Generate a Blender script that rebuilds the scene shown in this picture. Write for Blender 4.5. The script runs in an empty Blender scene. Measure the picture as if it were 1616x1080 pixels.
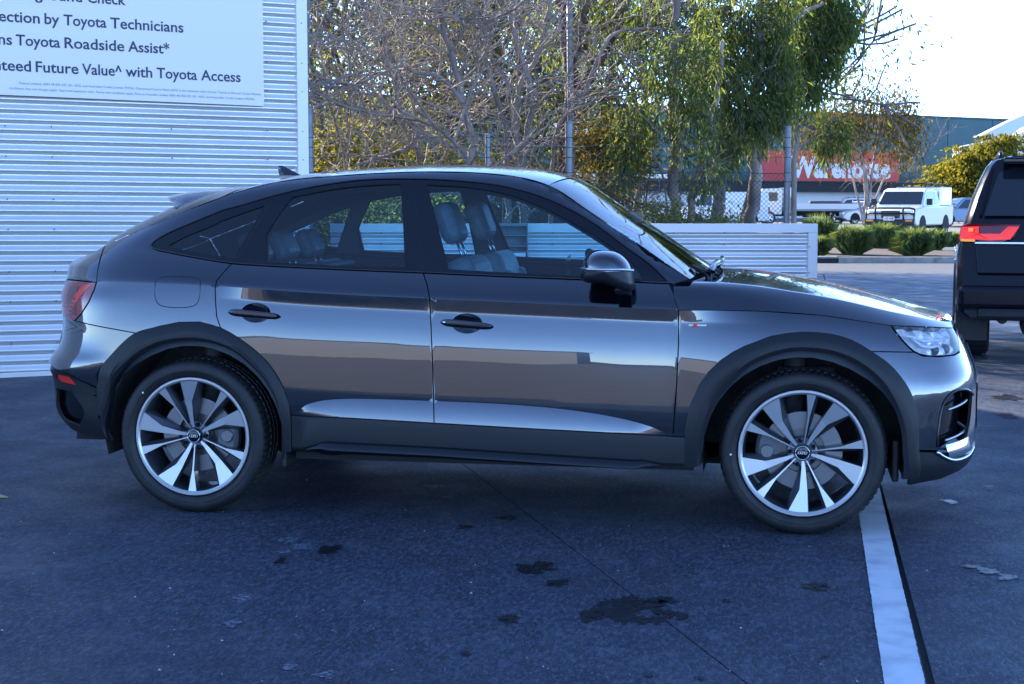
import bpy, math, random
import numpy as np
from mathutils import Vector, Matrix
from mathutils.geometry import delaunay_2d_cdt
R = math.radians
SC = bpy.context.scene
COL = SC.collection
# ------------------------------------------------------------------ camera, sky, sun, exposure
cam_d = bpy.data.cameras.new('camera'); cam = bpy.data.objects.new('camera', cam_d); COL.objects.link(cam)
CAM = Vector((1.305, -7.693, 1.469)); YAW = R(9.953); PIT = R(5.269)
cam.location = CAM; cam.rotation_euler = (R(90)-PIT, 0, YAW)
cam_d.sensor_width = 36; cam_d.lens = 2417.0*36/1616; cam_d.clip_end = 2000; cam_d.clip_start = .05
SC.camera = cam
SUN_AZ = YAW+R(40)        # the sun stands behind the workshop, this far left of the +y axis
SUN_EL = R(27)
w = bpy.data.worlds.new('World'); SC.world = w; w.use_nodes = True
nt = w.node_tree; nt.nodes.clear()
sky = nt.nodes.new('ShaderNodeTexSky'); sky.sky_type = 'NISHITA'; sky.sun_disc = False
sky.sun_elevation = SUN_EL; sky.sun_rotation = -SUN_AZ
sky.ozone_density = 3.5; sky.dust_density = .0; sky.air_density = .38
bg = nt.nodes.new('ShaderNodeBackground'); bg.inputs[1].default_value = .15
wo = nt.nodes.new('ShaderNodeOutputWorld')
nt.links.new(sky.outputs[0], bg.inputs[0]); nt.links.new(bg.outputs[0], wo.inputs[0])
sd = bpy.data.lights.new('sun', 'SUN'); sd.energy = 3.2; sd.angle = R(.5); sd.color = (1.0, .93, .82)
so = bpy.data.objects.new('sun', sd); COL.objects.link(so)
sdir = Vector((-math.sin(SUN_AZ)*math.cos(SUN_EL), math.cos(SUN_AZ)*math.cos(SUN_EL), math.sin(SUN_EL)))
so.rotation_euler = sdir.to_track_quat('Z', 'Y').to_euler(); so.location = (0, 0, 30)
vs = SC.view_settings
SC.display_settings.display_device = 'sRGB'
vs.view_transform = 'Standard'; vs.look = 'None'; vs.gamma = 1.0; vs.use_curve_mapping = False
vs.exposure = 2.6
SC.cycles.max_bounces = 8; SC.cycles.transparent_max_bounces = 16

# ------------------------------------------------------------------ materials
def nodes(m): return m.node_tree.nodes, m.node_tree.links
def mat(name, col, rough=.5, metal=0., coat=0., spec=.5, ior=None, coat_rough=.03, emit=None, estr=0.):
    m = bpy.data.materials.new(name); m.use_nodes = True
    b = m.node_tree.nodes['Principled BSDF']; I = b.inputs
    I['Base Color'].default_value = (*col, 1); I['Roughness'].default_value = rough; I['Metallic'].default_value = metal
    I['Coat Weight'].default_value = coat; I['Coat Roughness'].default_value = coat_rough; I['Specular IOR Level'].default_value = spec
    if ior: I['IOR'].default_value = ior
    if emit: I['Emission Color'].default_value = (*emit, 1); I['Emission Strength'].default_value = estr
    return m
def vary(m, c2, scale=4., detail=6., lo=.35, hi=.65, bump=0., bscale=None, rvar=0., coord='Object', stretch=(1, 1, 1)):
    """noise between the base colour and c2, with optional fine relief"""
    N, L = nodes(m); b = N['Principled BSDF']
    tc = N.new('ShaderNodeTexCoord'); mp = N.new('ShaderNodeMapping'); mp.inputs['Scale'].default_value = stretch
    L.new(tc.outputs[coord], mp.inputs[0])
    n = N.new('ShaderNodeTexNoise'); n.inputs['Scale'].default_value = scale; n.inputs['Detail'].default_value = detail
    L.new(mp.outputs[0], n.inputs['Vector'])
    r = N.new('ShaderNodeMapRange'); r.inputs[1].default_value = lo; r.inputs[2].default_value = hi
    L.new(n.outputs[0], r.inputs[0])
    mx = N.new('ShaderNodeMix'); mx.data_type = 'RGBA'
    mx.inputs[6].default_value = b.inputs['Base Color'].default_value; mx.inputs[7].default_value = (*c2, 1)
    L.new(r.outputs[0], mx.inputs[0]); L.new(mx.outputs[2], b.inputs['Base Color'])
    if rvar:
        rr = N.new('ShaderNodeMapRange'); r0 = b.inputs['Roughness'].default_value
        rr.inputs[3].default_value = r0-rvar; rr.inputs[4].default_value = r0+rvar
        L.new(r.outputs[0], rr.inputs[0]); L.new(rr.outputs[0], b.inputs['Roughness'])
    if bump:
        n2 = N.new('ShaderNodeTexNoise'); n2.inputs['Scale'].default_value = bscale or scale*8; n2.inputs['Detail'].default_value = 6
        L.new(mp.outputs[0], n2.inputs['Vector'])
        bp = N.new('ShaderNodeBump'); bp.inputs['Strength'].default_value = bump; bp.inputs['Distance'].default_value = .01
        L.new(n2.outputs[0], bp.inputs['Height']); L.new(bp.outputs[0], b.inputs['Normal'])
    return m
def glass_mat(name, tint, ior=1.5, rough=.0):
    m = bpy.data.materials.new(name); m.use_nodes = True; N, L = nodes(m); N.clear()
    o = N.new('ShaderNodeOutputMaterial'); t = N.new('ShaderNodeBsdfTransparent'); t.inputs[0].default_value = (*tint, 1)
    g = N.new('ShaderNodeBsdfGlossy'); g.inputs['Roughness'].default_value = rough; g.inputs[0].default_value = (1, 1, 1, 1)
    f = N.new('ShaderNodeFresnel'); f.inputs[0].default_value = ior; x = N.new('ShaderNodeMixShader')
    L.new(f.outputs[0], x.inputs[0]); L.new(t.outputs[0], x.inputs[1]); L.new(g.outputs[0], x.inputs[2]); L.new(x.outputs[0], o.inputs[0])
    return m
def leaf_mat(name, cols, trans=.45):
    m = bpy.data.materials.new(name); m.use_nodes = True; N, L = nodes(m); N.clear()
    o = N.new('ShaderNodeOutputMaterial'); g = N.new('ShaderNodeNewGeometry'); cr = N.new('ShaderNodeValToRGB')
    e = cr.color_ramp.elements
    while len(e) < len(cols): e.new(.5)
    for i, c in enumerate(cols): e[i].position = i/(len(cols)-1); e[i].color = (*c, 1)
    L.new(g.outputs['Random Per Island'], cr.inputs[0])
    d = N.new('ShaderNodeBsdfDiffuse'); t = N.new('ShaderNodeBsdfTranslucent'); x = N.new('ShaderNodeMixShader')
    x.inputs[0].default_value = trans
    br = N.new('ShaderNodeMix'); br.data_type = 'RGBA'; br.blend_type = 'MULTIPLY'; br.inputs[0].default_value = 1.0
    br.inputs[7].default_value = (1.6, 1.5, .8, 1)
    L.new(cr.outputs[0], br.inputs[6]); L.new(cr.outputs[0], d.inputs[0]); L.new(br.outputs[2], t.inputs[0])
    L.new(d.outputs[0], x.inputs[1]); L.new(t.outputs[0], x.inputs[2]); L.new(x.outputs[0], o.inputs[0])
    return m
M = {}
M['paint'] = mat('graphite_metallic_paint', (.018, .025, .040), .16, .9, 1.0, .5, coat_rough=.008)
M['paint'].node_tree.nodes['Principled BSDF'].inputs['Coat IOR'].default_value = 1.8
def wave(m, sc, dist):
    N, L = nodes(m); b = N['Principled BSDF']; tc = N.new('ShaderNodeTexCoord'); n = N.new('ShaderNodeTexNoise'); n.inputs['Scale'].default_value = sc; n.inputs['Detail'].default_value = 1
    bp = N.new('ShaderNodeBump'); bp.inputs['Strength'].default_value = 1.0; bp.inputs['Distance'].default_value = dist
    L.new(tc.outputs['Object'], n.inputs['Vector']); L.new(n.outputs[0], bp.inputs['Height']); L.new(bp.outputs[0], b.inputs['Normal']); L.new(bp.outputs[0], b.inputs['Coat Normal'])
wave(M['paint'], 2.2, .0009)
M['gloss_black'] = mat('gloss_black', (.004, .005, .009), .10, 0, 0, .45)
M['trim_black'] = mat('satin_black_trim', (.010, .011, .014), .30, 0, 0, .3)
M['plastic'] = vary(mat('dark_grey_plastic', (.013, .0145, .018), .38, 0, 0, .28), (.012, .014, .018), 90, 4)
M['dark'] = mat('underside_black', (.008, .008, .01), .8)
M['liner'] = vary(mat('wheel_liner', (.012, .012, .014), .85), (.03, .028, .026), 20, 5)
M['rubber'] = vary(mat('tyre_rubber', (.009, .0095, .011), .58), (.018, .019, .021), 14, 6, .45, .75, bump=.15, bscale=180)
M['alloy'] = mat('machined_alloy', (.52, .525, .54), .34, .75, .5)
M['alloy_grey'] = mat('grey_painted_alloy', (.075, .085, .10), .35, .6, .6)
M['steel'] = mat('brake_steel', (.20, .20, .21), .4, .8)
M['caliper'] = mat('cast_grey', (.12, .125, .14), .5, .4)
M['chrome'] = mat('chrome', (.85, .86, .88), .10, 1.0)
M['satin_chrome'] = mat('satin_silver', (.55, .57, .60), .30, .9)
M['lamp_inner'] = mat('lamp_reflector', (.86, .86, .88), .25, .2)
M['guide'] = mat('white_light_guide', (.9, .92, .95), .2)
M['glass'] = glass_mat('car_glass', (.54, .80, .88), 1.62)
M['privacy'] = glass_mat('dark_tinted_glass', (.20, .32, .40), 1.62)
M['screen'] = glass_mat('windscreen_glass', (.50, .62, .62), 1.55)
M['black_glass'] = mat('black_car_glass', (.01, .014, .02), .04, 0, .6)
M['rear_glass'] = mat('dark_rear_glass', (.006, .008, .012), .10, 0, 0, .2)
M['lens'] = glass_mat('clear_lens', (.92, .94, .97), 1.5)
M['red_lamp'] = mat('red_lamp', (.26, .004, .010), .12, 0, .8)
M['red_dark'] = mat('dark_red_lamp', (.12, .004, .01), .15, 0, .8)
M['red_reflector'] = mat('red_reflector', (.75, .03, .02), .2, 0, .5, emit=None)
M['seat'] = vary(mat('grey_leather', (.30, .34, .38), .5), (.24, .275, .31), 30, 4)
M['interior'] = mat('dark_interior', (.030, .042, .058), .6)
M['headliner'] = mat('grey_headliner', (.10, .12, .14), .8)

# ------------------------------------------------------------------ objects and meshes
def link(o, parent=None):
    COL.objects.link(o)
    if parent is not None: o.parent = parent
    return o
def thing(name, label, cat, loc=(0, 0, 0), rz=0., group=None):
    o = bpy.data.objects.new(name, None); o.empty_display_size = .2; link(o); o.location = loc; o.rotation_euler = (0, 0, rz)
    o['label'] = label; o['category'] = cat
    if group: o['group'] = group
    return o
def tag(o, label=None, cat=None, group=None, kind=None):
    if label: o['label'] = label
    if cat: o['category'] = cat
    if group: o['group'] = group
    if kind: o['kind'] = kind
    return o
class MB:
    """collects vertices and faces for one mesh"""
    def __init__(s): s.v = []; s.f = []
    def add(s, v, f, mtx=None):
        b = len(s.v)
        s.v += [tuple(mtx @ Vector(p)) for p in v] if mtx is not None else [tuple(p) for p in v]
        s.f += [tuple(b+i for i in q) for q in f]
        return s
    def box(s, x0, x1, y0, y1, z0, z1, mtx=None):
        v = [(x0,y0,z0),(x1,y0,z0),(x1,y1,z0),(x0,y1,z0),(x0,y0,z1),(x1,y0,z1),(x1,y1,z1),(x0,y1,z1)]
        return s.add(v, [(0,3,2,1),(4,5,6,7),(0,1,5,4),(1,2,6,5),(2,3,7,6),(3,0,4,7)], mtx)
    def tube(s, pts, r, n=8, cap=True, mtx=None):
        pts = [Vector(p) for p in pts]; rs = r if isinstance(r, (list, tuple)) else [r]*len(pts)
        v = []; f = []; prev = None
        for i, p in enumerate(pts):
            d = (pts[min(i+1, len(pts)-1)]-pts[max(i-1, 0)])
            if d.length < 1e-9: d = Vector((0, 0, 1))
            d.normalize()
            a = prev if prev is not None else (Vector((0, 0, 1)) if abs(d.z) < .9 else Vector((1, 0, 0)))
            u = d.cross(a)
            if u.length < 1e-6: u = d.cross(Vector((0, 1, 0)))
            u.normalize(); a = u.cross(d).normalized(); prev = a
            for k in range(n):
                t = 2*math.pi*k/n; v.append(p+(u*math.cos(t)+a*math.sin(t))*rs[i])
            if i:
                b = (i-1)*n
                for k in range(n): f.append((b+k, b+(k+1) % n, b+n+(k+1) % n, b+n+k))
        if cap: f.append(tuple(range(n-1, -1, -1))); b = (len(pts)-1)*n; f.append(tuple(b+k for k in range(n)))
        return s.add(v, f, mtx)
    def lathe(s, prof, n=48, mtx=None, closed=False, jitter=None):
        """profile (r, y) turned about the y axis"""
        v = []; f = []; m = len(prof)
        for k in range(n):
            t = 2*math.pi*k/n; c, q = math.cos(t), math.sin(t)
            for j, (r, y) in enumerate(prof):
                if jitter: r += jitter(k, j)
                v.append((r*c, y, r*q))
        for k in range(n):
            a = k*m; b = ((k+1) % n)*m
            for j in range(m-1+(1 if closed else 0)):
                j2 = (j+1) % m
                f.append((a+j, a+j2, b+j2, b+j))
        return s.add(v, f, mtx)
    def prism(s, poly, y0, y1, mtx=None):
        """outline in x, z pushed along y"""
        n = len(poly); v = [(p[0], y0, p[1]) for p in poly]+[(p[0], y1, p[1]) for p in poly]
        f = [tuple(range(n)), tuple(range(2*n-1, n-1, -1))]+[(i, i+n, (i+1) % n+n, (i+1) % n) for i in range(n)]
        return s.add(v, f, mtx)
    def grid(s, rows, flip=False, mtx=None):
        m = len(rows[0]); v = [p for r in rows for p in r]; f = []
        for i in range(len(rows)-1):
            for j in range(m-1):
                a = i*m+j; q = (a, a+1, a+m+1, a+m); f.append(q[::-1] if flip else q)
        return s.add(v, f, mtx)
    def build(s, name, m, parent=None, smooth=False, bevel=0., seg=2, sub=0, angle=None):
        me = bpy.data.meshes.new(name); me.from_pydata(s.v, [], s.f); me.update()
        me.materials.append(m)
        if smooth: me.polygons.foreach_set('use_smooth', [True]*len(me.polygons))
        o = link(bpy.data.objects.new(name, me), parent)
        if angle and smooth: me.set_sharp_from_angle(angle=R(angle))
        if bevel:
            b = o.modifiers.new('bevel', 'BEVEL'); b.width = bevel; b.segments = seg; b.limit_method = 'ANGLE'; b.angle_limit = R(35)
        if sub: q = o.modifiers.new('sub', 'SUBSURF'); q.levels = q.render_levels = sub
        return o
def mirror_mesh(o, name, parent):
    """a copy of a part on the other side of the car (y to -y)"""
    me = o.data.copy(); co = np.empty(len(me.vertices)*3, dtype=np.float32); me.vertices.foreach_get('co', co)
    co[1::3] *= -1; me.vertices.foreach_set('co', co)
    return me
def inplace(name, mesh, m=None, parent=None):
    return link(bpy.data.objects.new(name, mesh), parent)

# ================================================================== THE PLACE
RT = Vector((math.cos(YAW), math.sin(YAW), 0)); FWh = Vector((-math.sin(YAW), math.cos(YAW), 0))
def spot(X, Z, h=0.):                                 # X metres to the right of the viewpoint, Z metres beyond it
    p = Vector((CAM.x, CAM.y, 0))+RT*X+FWh*Z; return Vector((p.x, p.y, h))
def px(x, Z, h=0.):                                   # at photo column x, Z metres off
    d = Z*math.cos(PIT)+(CAM.z-h)*math.sin(PIT); return spot((x-808)/2417*d, Z, h)
def hpx(y, Z): return CAM.z-(y-317)/2417*Z*1.0        # height seen at photo row y (near the horizon)
M['asphalt'] = mat('sealed_forecourt', (.040, .050, .078), .55, 0, 0, .16)
def forecourt_mat(m):
    N, L = nodes(m); b = N['Principled BSDF']
    tc = N.new('ShaderNodeTexCoord')
    def noise(sc, det, st=(1, 1, 1), rough=.55):
        mp = N.new('ShaderNodeMapping'); mp.inputs['Scale'].default_value = st; L.new(tc.outputs['Object'], mp.inputs[0])
        n = N.new('ShaderNodeTexNoise'); n.inputs['Scale'].default_value = sc; n.inputs['Detail'].default_value = det; n.inputs['Roughness'].default_value = rough
        L.new(mp.outputs[0], n.inputs['Vector']); return n.outputs[0]
    def rng(s, a, b_, c=0., d=1.):
        r = N.new('ShaderNodeMapRange'); r.inputs[1].default_value = a; r.inputs[2].default_value = b_; r.inputs[3].default_value = c; r.inputs[4].default_value = d
        L.new(s, r.inputs[0]); return r.outputs[0]
    def mix(f, a, c):
        x = N.new('ShaderNodeMix'); x.data_type = 'RGBA'; L.new(f, x.inputs[0])
        for i, v in ((6, a), (7, c)):
            if isinstance(v, tuple): x.inputs[i].default_value = (*v, 1)
            else: L.new(v, x.inputs[i])
        return x.outputs[2]
    c = mix(rng(noise(.9, 8, (1, 1.6, 1)), .38, .66), (.036, .047, .074), (.062, .078, .112))
    c = mix(rng(noise(4.5, 12, (1, .45, 1), .75), .46, .58, 0, .8), c, (.026, .031, .048))
    c = mix(rng(noise(11, 12, (1, .4, 1), .80), .51, .62, 0, .8), c, (.098, .115, .158))
    c = mix(rng(noise(34, 8, (1, .35, 1), .75), .44, .56, 0, .85), c, (.024, .029, .044))
    c = mix(rng(noise(60, 8, (1, .35, 1), .75), .51, .62, 0, .85), c, (.120, .138, .178))
    c = mix(rng(noise(.35, 5, (1, 3, 1), .6), .5, .62, 0, .35), c, (.040, .040, .056))
    c = mix(rng(noise(120, 4, (1, .4, 1)), .52, .66, 0, .8), c, (.10, .11, .13))
    c = mix(rng(noise(2.3, 7, (1, 1, 1), .6), .705, .73, 0, .45), c, (.16, .19, .24))
    L.new(c, b.inputs['Base Color'])
    L.new(rng(noise(2.6, 6), .3, .7, .42, .66), b.inputs['Roughness'])
    bp = N.new('ShaderNodeBump'); bp.inputs['Strength'].default_value = .35; bp.inputs['Distance'].default_value = .006
    L.new(noise(160, 5), bp.inputs['Height']); L.new(bp.outputs[0], b.inputs['Normal'])
forecourt_mat(M['asphalt'])
M['road'] = vary(mat('road_asphalt', (.060, .063, .072), .75), (.085, .087, .092), 3, 8, bump=.2, bscale=120)
M['joint'] = mat('joint_filler', (.010, .011, .014), .8)
M['white_paint'] = vary(mat('worn_white_line', (.62, .66, .70), .6), (.42, .46, .52), 6, 9, .45, .70, bump=.15, bscale=160)
M['yellow_paint'] = vary(mat('worn_yellow_line', (.62, .48, .10), .6), (.3, .26, .12), 14, 6)
M['kerb'] = vary(mat('concrete_kerb', (.34, .33, .31), .85), (.22, .21, .20), 5, 8, bump=.3, bscale=60)
M['mulch'] = vary(mat('brown_mulch', (.085, .055, .038), .95), (.035, .024, .018), 9, 9, bump=.8, bscale=40)
M['oil'] = mat('oil_stain', (.011, .011, .014), .38, 0, 0, .4)
def ragged(m, sc, lo, hi):
    N, L = nodes(m); tc = N.new('ShaderNodeTexCoord'); n = N.new('ShaderNodeTexNoise'); n.inputs['Scale'].default_value = sc; n.inputs['Detail'].default_value = 8; n.inputs['Roughness'].default_value = .7
    r = N.new('ShaderNodeMapRange'); r.inputs[1].default_value = lo; r.inputs[2].default_value = hi; r.inputs[3].default_value = 1; r.inputs[4].default_value = .0
    L.new(tc.outputs['Object'], n.inputs['Vector']); L.new(n.outputs[0], r.inputs[0]); L.new(r.outputs[0], N['Principled BSDF'].inputs['Alpha'])
ragged(M['oil'], 16, .46, .66)
M['wet'] = mat('wet_patch', (.02, .024, .032), .30, 0, 0, .5)
M['corrugated'] = vary(mat('zinc_corrugated_sheet', (.87, .825, .79), .32, .60), (.78, .745, .71), 1.1, 8)
M['trim'] = mat('pale_grey_flashing', (.76, .71, .68), .42, .15)
M['screw'] = mat('screw_head', (.12, .12, .14), .5, .5)
M['sign_white'] = mat('white_sign_board', (.82, .74, .69), .38)
M['sign_ink'] = mat('dark_navy_lettering', (.018, .025, .05), .45)
M['small_ink'] = mat('grey_small_print', (.22, .25, .32), .5)
M['galv'] = vary(mat('galvanised_steel', (.24, .25, .26), .50, .5), (.17, .18, .19), 8, 6)
M['wire'] = mat('dark_fence_wire', (.05, .05, .055), .6, .3)
M['teal'] = vary(mat('teal_wall_panel', (.022, .085, .105), .6), (.028, .095, .118), .3, 4)
M['teal_dark'] = mat('dark_teal_panel', (.012, .045, .055), .6)
M['shop_red'] = mat('red_sign_panel', (.52, .035, .030), .5)
M['white_wall'] = mat('white_wall', (.70, .71, .72), .6)
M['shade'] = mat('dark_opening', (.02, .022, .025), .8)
M['bark'] = vary(mat('grey_brown_bark', (.20, .165, .15), .9), (.10, .08, .075), 7, 8, bump=.6, bscale=30, stretch=(1, 1, .25))
M['twig'] = mat('winter_twig', (.29, .235, .20), .85)
M['gum'] = vary(mat('pale_gum_bark', (.40, .33, .28), .85), (.17, .12, .10), 4, 8, .4, .6, bump=.4, bscale=24, stretch=(1, 1, .3))
M['rough_gum'] = vary(mat('rough_gum_bark', (.18, .12, .095), .95), (.07, .045, .04), 9, 8, bump=.9, bscale=30, stretch=(1, 1, .2))
M['leaf_gum'] = leaf_mat('gum_leaves', [(.045, .075, .040), (.10, .14, .045), (.17, .21, .055), (.065, .10, .07), (.22, .21, .07)], .58)
M['leaf_dark'] = leaf_mat('dark_green_leaves', [(.045, .075, .040), (.085, .12, .04), (.16, .18, .05), (.26, .24, .05), (.15, .12, .055)], .55)
M['leaf_yel'] = leaf_mat('yellow_green_leaves', [(.12, .13, .025), (.20, .17, .03), (.08, .10, .025), (.24, .18, .03)], .45)
M['leaf_rust'] = leaf_mat('olive_rust_leaves', [(.075, .085, .035), (.16, .11, .04), (.06, .08, .035), (.20, .12, .04), (.09, .085, .04)], .42)
M['grass'] = leaf_mat('tussock_blades', [(.10, .15, .06), (.17, .23, .08), (.07, .11, .045), (.26, .28, .12)], .40)
M['lime'] = leaf_mat('lime_ground_plant', [(.16, .19, .03), (.24, .26, .05), (.10, .14, .03)], .45)

# ---- ground: base sheet, three forecourt slabs with open joints, road, kerb, bed, car park
def slab(name, pts, m, z0=-.02, z1=0., kind=None, parent=None):
    mb = MB(); n = len(pts); v = [(p[0], p[1], z1) for p in pts]+[(p[0], p[1], z0) for p in pts]
    a = sum(pts[i-1][0]*pts[i][1]-pts[i][0]*pts[i-1][1] for i in range(n))
    if a < 0: v = [(p[0], p[1], z1) for p in pts[::-1]]+[(p[0], p[1], z0) for p in pts[::-1]]
    mb.add(v, [tuple(range(n)), tuple(range(2*n-1, n-1, -1))]+[(i, i+n, (i+1) % n+n, (i+1) % n) for i in range(n)])
    o = mb.build(name, m, parent)
    if kind: o['kind'] = kind
    return o
slab('ground', [(-600, -300), (600, -300), (600, 900), (-600, 900)], M['road'], -.3, -.03, 'structure')
fc = slab('forecourt', [(-40, -60), (40, -60), (40, 24), (-40, 24)], M['joint'], -.025, -.016, 'structure')
# joint 1 runs from under the car to the lower right; the drain joint lies right of the white line
def lx(p, q, y): return p[0]+(q[0]-p[0])*(y-p[1])/(q[1]-p[1])
J1a, J1b = (.0105, -.370), (1.2257, -3.079)
J2a, J2b = (1.825, .377), (1.778, -2.982)
YN, YF = -60., 24.
g1 = .0035; g2 = .012
ym = -3.9                                             # the two joints meet just in front of the viewpoint
slab('slab', [(-40, YN), (-40, YF), (lx(J1a, J1b, 4)-g1, YF), (lx(J1a, J1b, 4)-g1, 4), (lx(J1a, J1b, ym)-g1, ym), (lx(J1a, J1b, ym)-g1, YN)], M['asphalt'], parent=fc)
slab('slab', [(lx(J1a, J1b, 4)+g1, YF), (lx(J1a, J1b, 4)+g1, 4), (lx(J1a, J1b, ym)+g1, ym), (lx(J1a, J1b, ym)+g1, YN), (lx(J2a, J2b, ym)-g2, YN), (lx(J2a, J2b, ym)-g2, ym), (lx(J2a, J2b, YF)-g2, YF)], M['asphalt'], parent=fc)
slab('slab', [(lx(J2a, J2b, ym)+g2, YN), (40, YN), (40, YF), (lx(J2a, J2b, YF)+g2, YF), (lx(J2a, J2b, ym)+g2, ym)], M['asphalt'], parent=fc)
slab('street', [(-60, -120), (60, -120), (60, -12.5), (-60, -12.5)], vary(mat('pale_bounce_ground', (.20, .18, .155), .85), (.15, .135, .12), .8, 6), -.002, .006, 'structure')  # unseen pale ground added behind the viewpoint to brighten flank reflections and bounce
slab('road', [(-60, 24.0), (60, 24.0), tuple(px(2400, 60)[:2]), tuple(px(-900, 60)[:2])], M['road'], -.02, -.012, 'structure')
# painted line, ragged edges
random.seed(4)
mb = MB(); rows = []
for k in range(420):
    y = -6.5+7.1*k/419; x0 = 1.6356+(y+3.007)*.0191+random.uniform(-.0014, .0014); x1 = 1.7590+(y+2.985)*.0191+random.uniform(-.0014, .0014)
    rows.append([(x0, y, .004), ((x0*2+x1)/3, y, .004), ((x0+2*x1)/3, y, .004), (x1, y, .004)])
mb.grid(rows); o = mb.build('painted_line', M['white_paint'], None); tag(o, kind='structure')
p = Vector((-3.9, -1.02, .004))
mb = MB(); a = px(-30, 7.63); b = px(16, 7.50); mb.add([(a.x, a.y-.13, .004), (b.x, b.y-.02, .004), (b.x-.02, b.y+.015, .004), (a.x, a.y+.05, .004)], [(0, 1, 2, 3)]); o = mb.build('painted_mark', M['yellow_paint']); tag(o, kind='structure')
# oil spots and wet patches, thin ragged films
def blot(x, y, rx, ry, m, seed, lobes=1, name='oil_spot'):
    rnd = random.Random(seed); mb = MB()
    for l in range(lobes):
        cx, cy = (x, y) if l == 0 else (x+rnd.uniform(-1, 1)*rx*1.5, y+rnd.uniform(-.8, .8)*ry*1.5); f = 1 if l == 0 else rnd.uniform(.15, .4)
        n = 110; ph = [rnd.uniform(0, 6.28) for _ in range(14)]; am = [rnd.uniform(.05, .20)/(1+.16*i) for i in range(14)]
        P = []
        for k in range(n):
            t = 2*math.pi*k/n; r = 1+sum(am[i]*math.sin((i+2)*t*(1 if i < 6 else 2)+ph[i]) for i in range(14))+rnd.uniform(-.05, .05); P.append((cx+rx*f*r*math.cos(t), cy+ry*f*r*math.sin(t), .0035+.0002*l))
        mb.add(P, [tuple(range(n))])
    o = mb.build(name, m, fc); return o
def gnd(x, y):                                        # where the view through photo point (x, y) meets the ground
    f = Vector((-math.sin(YAW)*math.cos(PIT), math.cos(YAW)*math.cos(PIT), -math.sin(PIT))); u = RT.cross(f)
    d = f+RT*((x-808)/2417)+u*((540-y)/2417); t = -CAM.z/d.z; q = CAM+d*t; return q
for i, (x, y, rx, ry, lb) in enumerate([(845, 897, 30, 8, 3), (880, 921, 16, 6, 2), (985, 960, 46, 18, 6), (1045, 948, 20, 6, 4), (1050, 970, 20, 8, 4), (803, 978, 17, 7, 1), (520, 868, 18, 6, 3), (735, 832, 11, 4, 1), (1288, 927, 20, 6, 2), (735, 1033, 8, 4, 1), (443, 885, 7, 6, 2), (1146, 949, 6, 2.5, 1), (1024, 1067, 6, 3, 1), (1103, 1071, 7, 3, 1), (1302, 1037, 7, 3, 1), (683, 770, 16, 4, 2), (705, 785, 8, 3, 1), (800, 818, 18, 3, 1), (1590, 628, 17, 5, 2), (1590, 657, 14, 4, 1), (1560, 770, 9, 4, 1), (1178, 972, 4, 2, 1)]):
    q = gnd(x, y); a = gnd(x+rx, y); b = gnd(x, y-ry); blot(q.x, q.y, (a-q).length, (b-q).length, M['oil'], i, lb)
for i, (x, y, rx, ry, lb) in enumerate([(1562, 903, 12, 4, 14), (1530, 895, 10, 3, 10), (1590, 912, 9, 4, 8), (1500, 793, 9, 3, 12)]):
    q = gnd(x, y); a = gnd(x+rx, y); b = gnd(x, y-ry); blot(q.x, q.y, (a-q).length, (b-q).length, M['wet'], 50+i, lb, 'puddle')
M['scuff'] = mat('pale_scuff', (.15, .18, .24), .6); ragged(M['scuff'], 45, .40, .60)
for i, (x, y, rx, ry) in enumerate([(455, 853, 14, 4), (476, 864, 16, 5), (450, 872, 9, 3), (384, 945, 15, 6), (366, 985, 14, 5), (517, 1066, 16, 6), (457, 1054, 12, 4)]):
    q = gnd(x, y); a = gnd(x+rx, y); b = gnd(x, y-ry); blot(q.x, q.y, (a-q).length, (b-q).length, M['scuff'], 80+i, 1, 'scuff_mark')
# leaf scraps and pale grit
mb = MB(); rnd = random.Random(9)
for i in range(150):
    q = gnd(rnd.uniform(-40, 1650), 620+460*rnd.random()**.8); s = rnd.uniform(.002, .0065); a = rnd.uniform(0, 6.28)
    c, t = math.cos(a)*s, math.sin(a)*s; mb.add([(q.x-c, q.y-t, .0045), (q.x+t*.4, q.y-c*.4, .009), (q.x+c, q.y+t, .0055), (q.x-t*.4, q.y+c*.4, .005)], [(0, 1, 2, 3)])
o = mb.build('ground_litter', mat('pale_litter', (.42, .44, .46), .7)); tag(o, kind='stuff')
# ---- workshop wall of corrugated sheet with corner flashing
WA = Vector((-5.0887, 4.0593, 0)); Wd = Vector((.820, .572, 0)).normalized(); Wn = Vector((Wd.y, -Wd.x, 0))
WH = 6.6; TILT = -.010
ws_ = thing('workshop', 'pale zinc corrugated workshop building with white corner flashing behind the car', 'building')
def wl(s, h, o=0.): p = WA+Wd*s+Wn*o; return Vector((p.x, p.y, h))
def corrugated(name, s0, s1, h0, h1, m, parent, pitch=.0762, depth=.0108, sk=.12, tilt=0., frame=wl, seg=8, ph=0.):
    n = int((h1-h0)/pitch*seg); rows = []
    ss = [s0+(s1-s0)*k/8 for k in range(9)]
    for i in range(n+1):
        h = h0+pitch*i/seg; rows.append([frame(s, h+tilt*s, depth*(math.sin(2*math.pi*i/seg+ph)+sk*math.sin(4*math.pi*i/seg))-depth*1.2) for s in ss])
    mb = MB(); mb.grid(rows); return mb.build(name, m, parent, True)
S0, S1 = -14.0, 2.600
for k in range(8):                                    # full-height runs of sheet, lapped
    a = S0+k*(S1-S0)/8; b = a+(S1-S0)/8
    corrugated('wall_sheet', a, b, .035, WH-.1, M['corrugated'], ws_, pitch=.0835, tilt=TILT, seg=12, frame=lambda s, h, o, k=k: wl(s, h, o-.001*(k % 2)))
mb = MB(); P = [wl(s, h, o) for s, h, o in ((S1-.006, 0.0, .012), (S1-.006, WH, .012), (S1+.094, WH, .012), (S1+.094, 0, .012))]
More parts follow.
